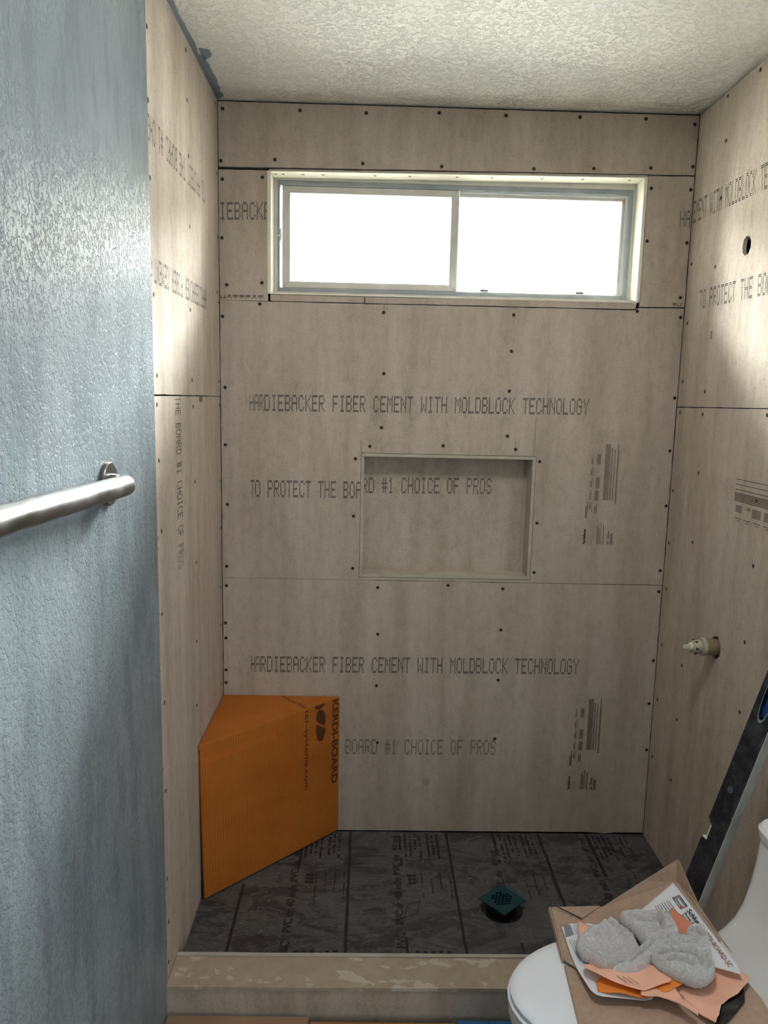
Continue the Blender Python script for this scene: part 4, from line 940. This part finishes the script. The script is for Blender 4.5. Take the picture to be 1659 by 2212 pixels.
# ---- terry rag: one crumpled cloth whose folds lie over one another
def segd(p, a, b):
    ab = b - a; t_ = max(0, min(1, (p - a).dot(ab)/ab.length_squared)); return (p - a - ab*t_).length
rag = empty('terry_rag', (1.09, -1.03, .37)); tag(rag, 'crumpled grey terry rag heaped on the papers on the toilet lid', 'rag')
LOBES = [
 ('left', [(0.9602,-0.9987),(0.9808,-0.9804),(1.0048,-0.9618),(1.0300,-0.9470),(1.0507,-0.9358),(1.0663,-0.9401),(1.0737,-0.9683),(1.0873,-0.9925),(1.0886,-1.0247),(1.0844,-1.0566),(1.0650,-1.0778),(1.0220,-1.0917),(0.9988,-1.0773),(0.9802,-1.0574),(0.9618,-1.0408),(0.9554,-1.0213)],
  .008, .020, .010, .0045, [([(.966, -1.022), (.985, -1.045), (1.008, -1.068), (1.035, -1.078), (1.06, -1.072)], -.010, .0028), ([(1.045, -.945), (1.062, -.968), (1.078, -.995)], -.009, .0028), ([(.985, -.985), (1.01, -1.0), (1.03, -1.03)], .003, .012)]),
 ('upper', [(1.0764,-0.9317),(1.0901,-0.9296),(1.1165,-0.9393),(1.1396,-0.9571),(1.1678,-0.9694),(1.1722,-0.9906),(1.1721,-1.0089),(1.1696,-1.0457),(1.1484,-1.0644),(1.1181,-1.0541),(1.0953,-1.0206),(1.0897,-0.9855),(1.0746,-0.9543)],
  .012, .019, .008, .003, [([(1.092, -.950), (1.108, -.968), (1.128, -.984), (1.150, -.992)], -.016, .0045), ([(1.150, -.968), (1.145, -.992), (1.142, -1.015)], -.012, .0040), ([(1.11, -1.01), (1.14, -1.02), (1.165, -1.02)], -.006, .004)]),
 ('knob', [(1.1787,-1.0404),(1.1904,-1.0287),(1.2063,-1.0283),(1.2187,-1.0358),(1.2192,-1.0586),(1.2128,-1.0870),(1.2000,-1.0948),(1.1823,-1.0812),(1.1740,-1.0602)],
  .010, .019, .009, .0, [([(1.190, -1.046), (1.200, -1.052), (1.205, -1.066)], -.018, .0050)]),
 ('middle', [(1.0003,-1.0944),(1.0370,-1.0759),(1.0683,-1.0562),(1.0888,-1.0421),(1.1110,-1.0336),(1.1376,-1.0371),(1.1676,-1.0500),(1.1887,-1.0700),(1.2052,-1.0950),(1.2010,-1.1280),(1.1719,-1.1118),(1.1446,-1.0891),(1.1105,-1.0722),(1.0874,-1.0797),(1.0695,-1.0919),(1.0320,-1.1012)],
  .018, .018, .008, .0, [([(1.045, -1.082), (1.075, -1.066), (1.105, -1.052), (1.14, -1.055)], -.008, .0030), ([(1.12, -1.062), (1.15, -1.070), (1.18, -1.090)], -.007, .003)]),
 ('right', [(1.0942,-1.0664),(1.1066,-1.0606),(1.1326,-1.0667),(1.1597,-1.0764),(1.1851,-1.0942),(1.1994,-1.1169),(1.1963,-1.1453),(1.1841,-1.1665),(1.1653,-1.1743),(1.1408,-1.1636),(1.1273,-1.1414),(1.1144,-1.1243),(1.0970,-1.1003)],
  .016, .021, .009, .002, [([(1.110, -1.082), (1.135, -1.090), (1.160, -1.100), (1.172, -1.118), (1.172, -1.140)], -.020, .0036), ([(1.120, -1.105), (1.142, -1.116), (1.155, -1.135)], -.014, .0034), ([(1.183, -1.112), (1.186, -1.135), (1.178, -1.152)], -.015, .0040)])]
rnd = random.Random(3); total = 0
for nm, outl, base, T, r, dish, creases in LOBES:
    base += .007
    ol = smooth_poly(outl, 2); ov = [Vector(p) for p in ol]; segs = list(zip(ov, ov[1:] + ov[:1])); cv = [([Vector(q) for q in pts], A, w) for pts, A, w in creases]
    def fz(x, y):
        p = Vector((x, y)); d = min(segd(p, a, b) for a, b in segs); k_ = min(1, d/r)
        h = base + T*math.sqrt(max(0, 1 - (1 - k_)**2)) - dish*min(1, max(0, d - r)/.012)
        for pv, A, w in cv:
            dd = min(segd(p, a, b) for a, b in zip(pv, pv[1:])); h += A*math.exp(-dd/w)*min(1, d/.006) + (.0045*math.exp(-((dd - .008)/.004)**2)*min(1, d/.006) if A < -.005 else 0)
        h += .0030*noise.noise((x*48, y*48, base*99)) + .0022*noise.noise((x*150, y*150, 7)) + .0016*noise.noise((x*320, y*320, 9))
        return hb(x) + max(base*.6, h)
    fo = sheet2d(ol, fz, 'cloth_fold', M['terry'], None, th=0, cell=.0025)
    bm = bmesh.new(); bm.from_mesh(fo.data); be = [e for e in bm.edges if e.is_boundary]; cxy = sum(ov, Vector((0, 0)))/len(ov)
    ex = bmesh.ops.extrude_edge_only(bm, edges=be)
    for v in [g_ for g_ in ex['geom'] if isinstance(g_, bmesh.types.BMVert)]:
        dv = (Vector((v.co.x, v.co.y)) - cxy).normalized()*.005; v.co.x -= dv.x; v.co.y -= dv.y; v.co.z -= .008
    bmesh.ops.recalc_face_normals(bm, faces=bm.faces)
    if sum(f.normal.z for f in bm.faces) < 0: bmesh.ops.reverse_faces(bm, faces=bm.faces)
    bm.to_mesh(fo.data); bm.free(); fo.data.shade_smooth()
    polys = fo.data.polygons; mb = MB()
    for _ in range(int(len(polys)*.22)):
        pf = polys[rnd.randrange(len(polys))]; c_ = pf.center; n_ = pf.normal
        d = (n_ + Vector((rnd.uniform(-1, 1), rnd.uniform(-1, 1), rnd.uniform(-1, 1)))*.8).normalized()*rnd.uniform(.0006, .0016); s_ = d.orthogonal().normalized()*.0005
        s_.rotate(Matrix.Rotation(rnd.random()*6.28, 3, d.normalized())); c2 = c_ + Vector((rnd.uniform(-1, 1), rnd.uniform(-1, 1), 0))*.001
        mb.add([c2 - s_, c2 + s_, c2 + d], [(0, 1, 2)])
    fo.parent = rag; fo.matrix_parent_inverse = rag.matrix_world.inverted()
    lo_ = mb.build('terry_loops', M['terry'], fo, fix=False); lo_['kind'] = 'stuff'

# ---- cartons on the floor in front of the curb
def carton(nm, x0, x1, y0, y1, z1, mat, label, film=False, skew=0.0):
    e = empty(nm, ((x0 + x1)/2, (y0 + y1)/2, FZ)); tag(e, label, 'box', 'boxes on the floor in front of the curb')
    mb = MB(); mb.add([(x0, y0, FZ + .001), (x1, y0, FZ + .001), (x1, y1, FZ + .001), (x0, y1 + skew, FZ + .001), (x0, y0, z1), (x1, y0, z1), (x1, y1, z1 - .001), (x0, y1 + skew, z1 + .001)],
        [(3, 2, 1, 0), (4, 5, 6, 7), (0, 1, 5, 4), (1, 2, 6, 5), (2, 3, 7, 6), (3, 0, 4, 7)]); mb.build('box_body', mat, e, bevel=.002)
    MB().box((x0 + x1)/2 - .0008, (x0 + x1)/2 + .0008, y0, y1 - .001, z1 - .001, z1 + .0004).build('flap_seam', M['recess'], e) if not film else None
    if film:
        nx, ny = 40, 30; vs = []
        for j in range(ny + 1):
            for i in range(nx + 1):
                x = x0 - .002 + (x1 - x0 + .004)*i/nx; y = y0 + (y1 + .003 - y0)*j/ny; vs.append((x, y, z1 + .0016 + .0022*abs(noise.noise((x*14, y*60, 0))) + .001*noise.noise((x*60, y*60, 2))))
        mb = MB(); mb.add(vs, [(j*(nx+1) + i, j*(nx+1) + i + 1, (j+1)*(nx+1) + i + 1, (j+1)*(nx+1) + i) for j in range(ny) for i in range(nx)]); mb.build('stretch_film', M['film'], e, smooth=True)
carton('floor_carton', .006, .362, -1.12, -.775, -.030, M['carton'], 'brown carton in clear stretch film on the floor beside the blue wall', True, -.0)
carton('floor_carton', .366, .735, -1.12, -.788, -.034, M['carton'], 'plain brown carton on the floor in the middle in front of the curb', False)
carton('floor_carton', .739, .905, -1.12, -.780, -.036, M['box_blue'], 'blue box on the floor between the brown carton and the toilet', False)
bpy.context.view_layer.update()
for o in bpy.data.objects:
    if o.name.split('.')[0] in ('printed_text', 'fine_print', 'pencil_mark', 'chipped_plaster', 'edge_gap', 'printed_line', 'handle_rim'): o['kind'] = 'stuff'
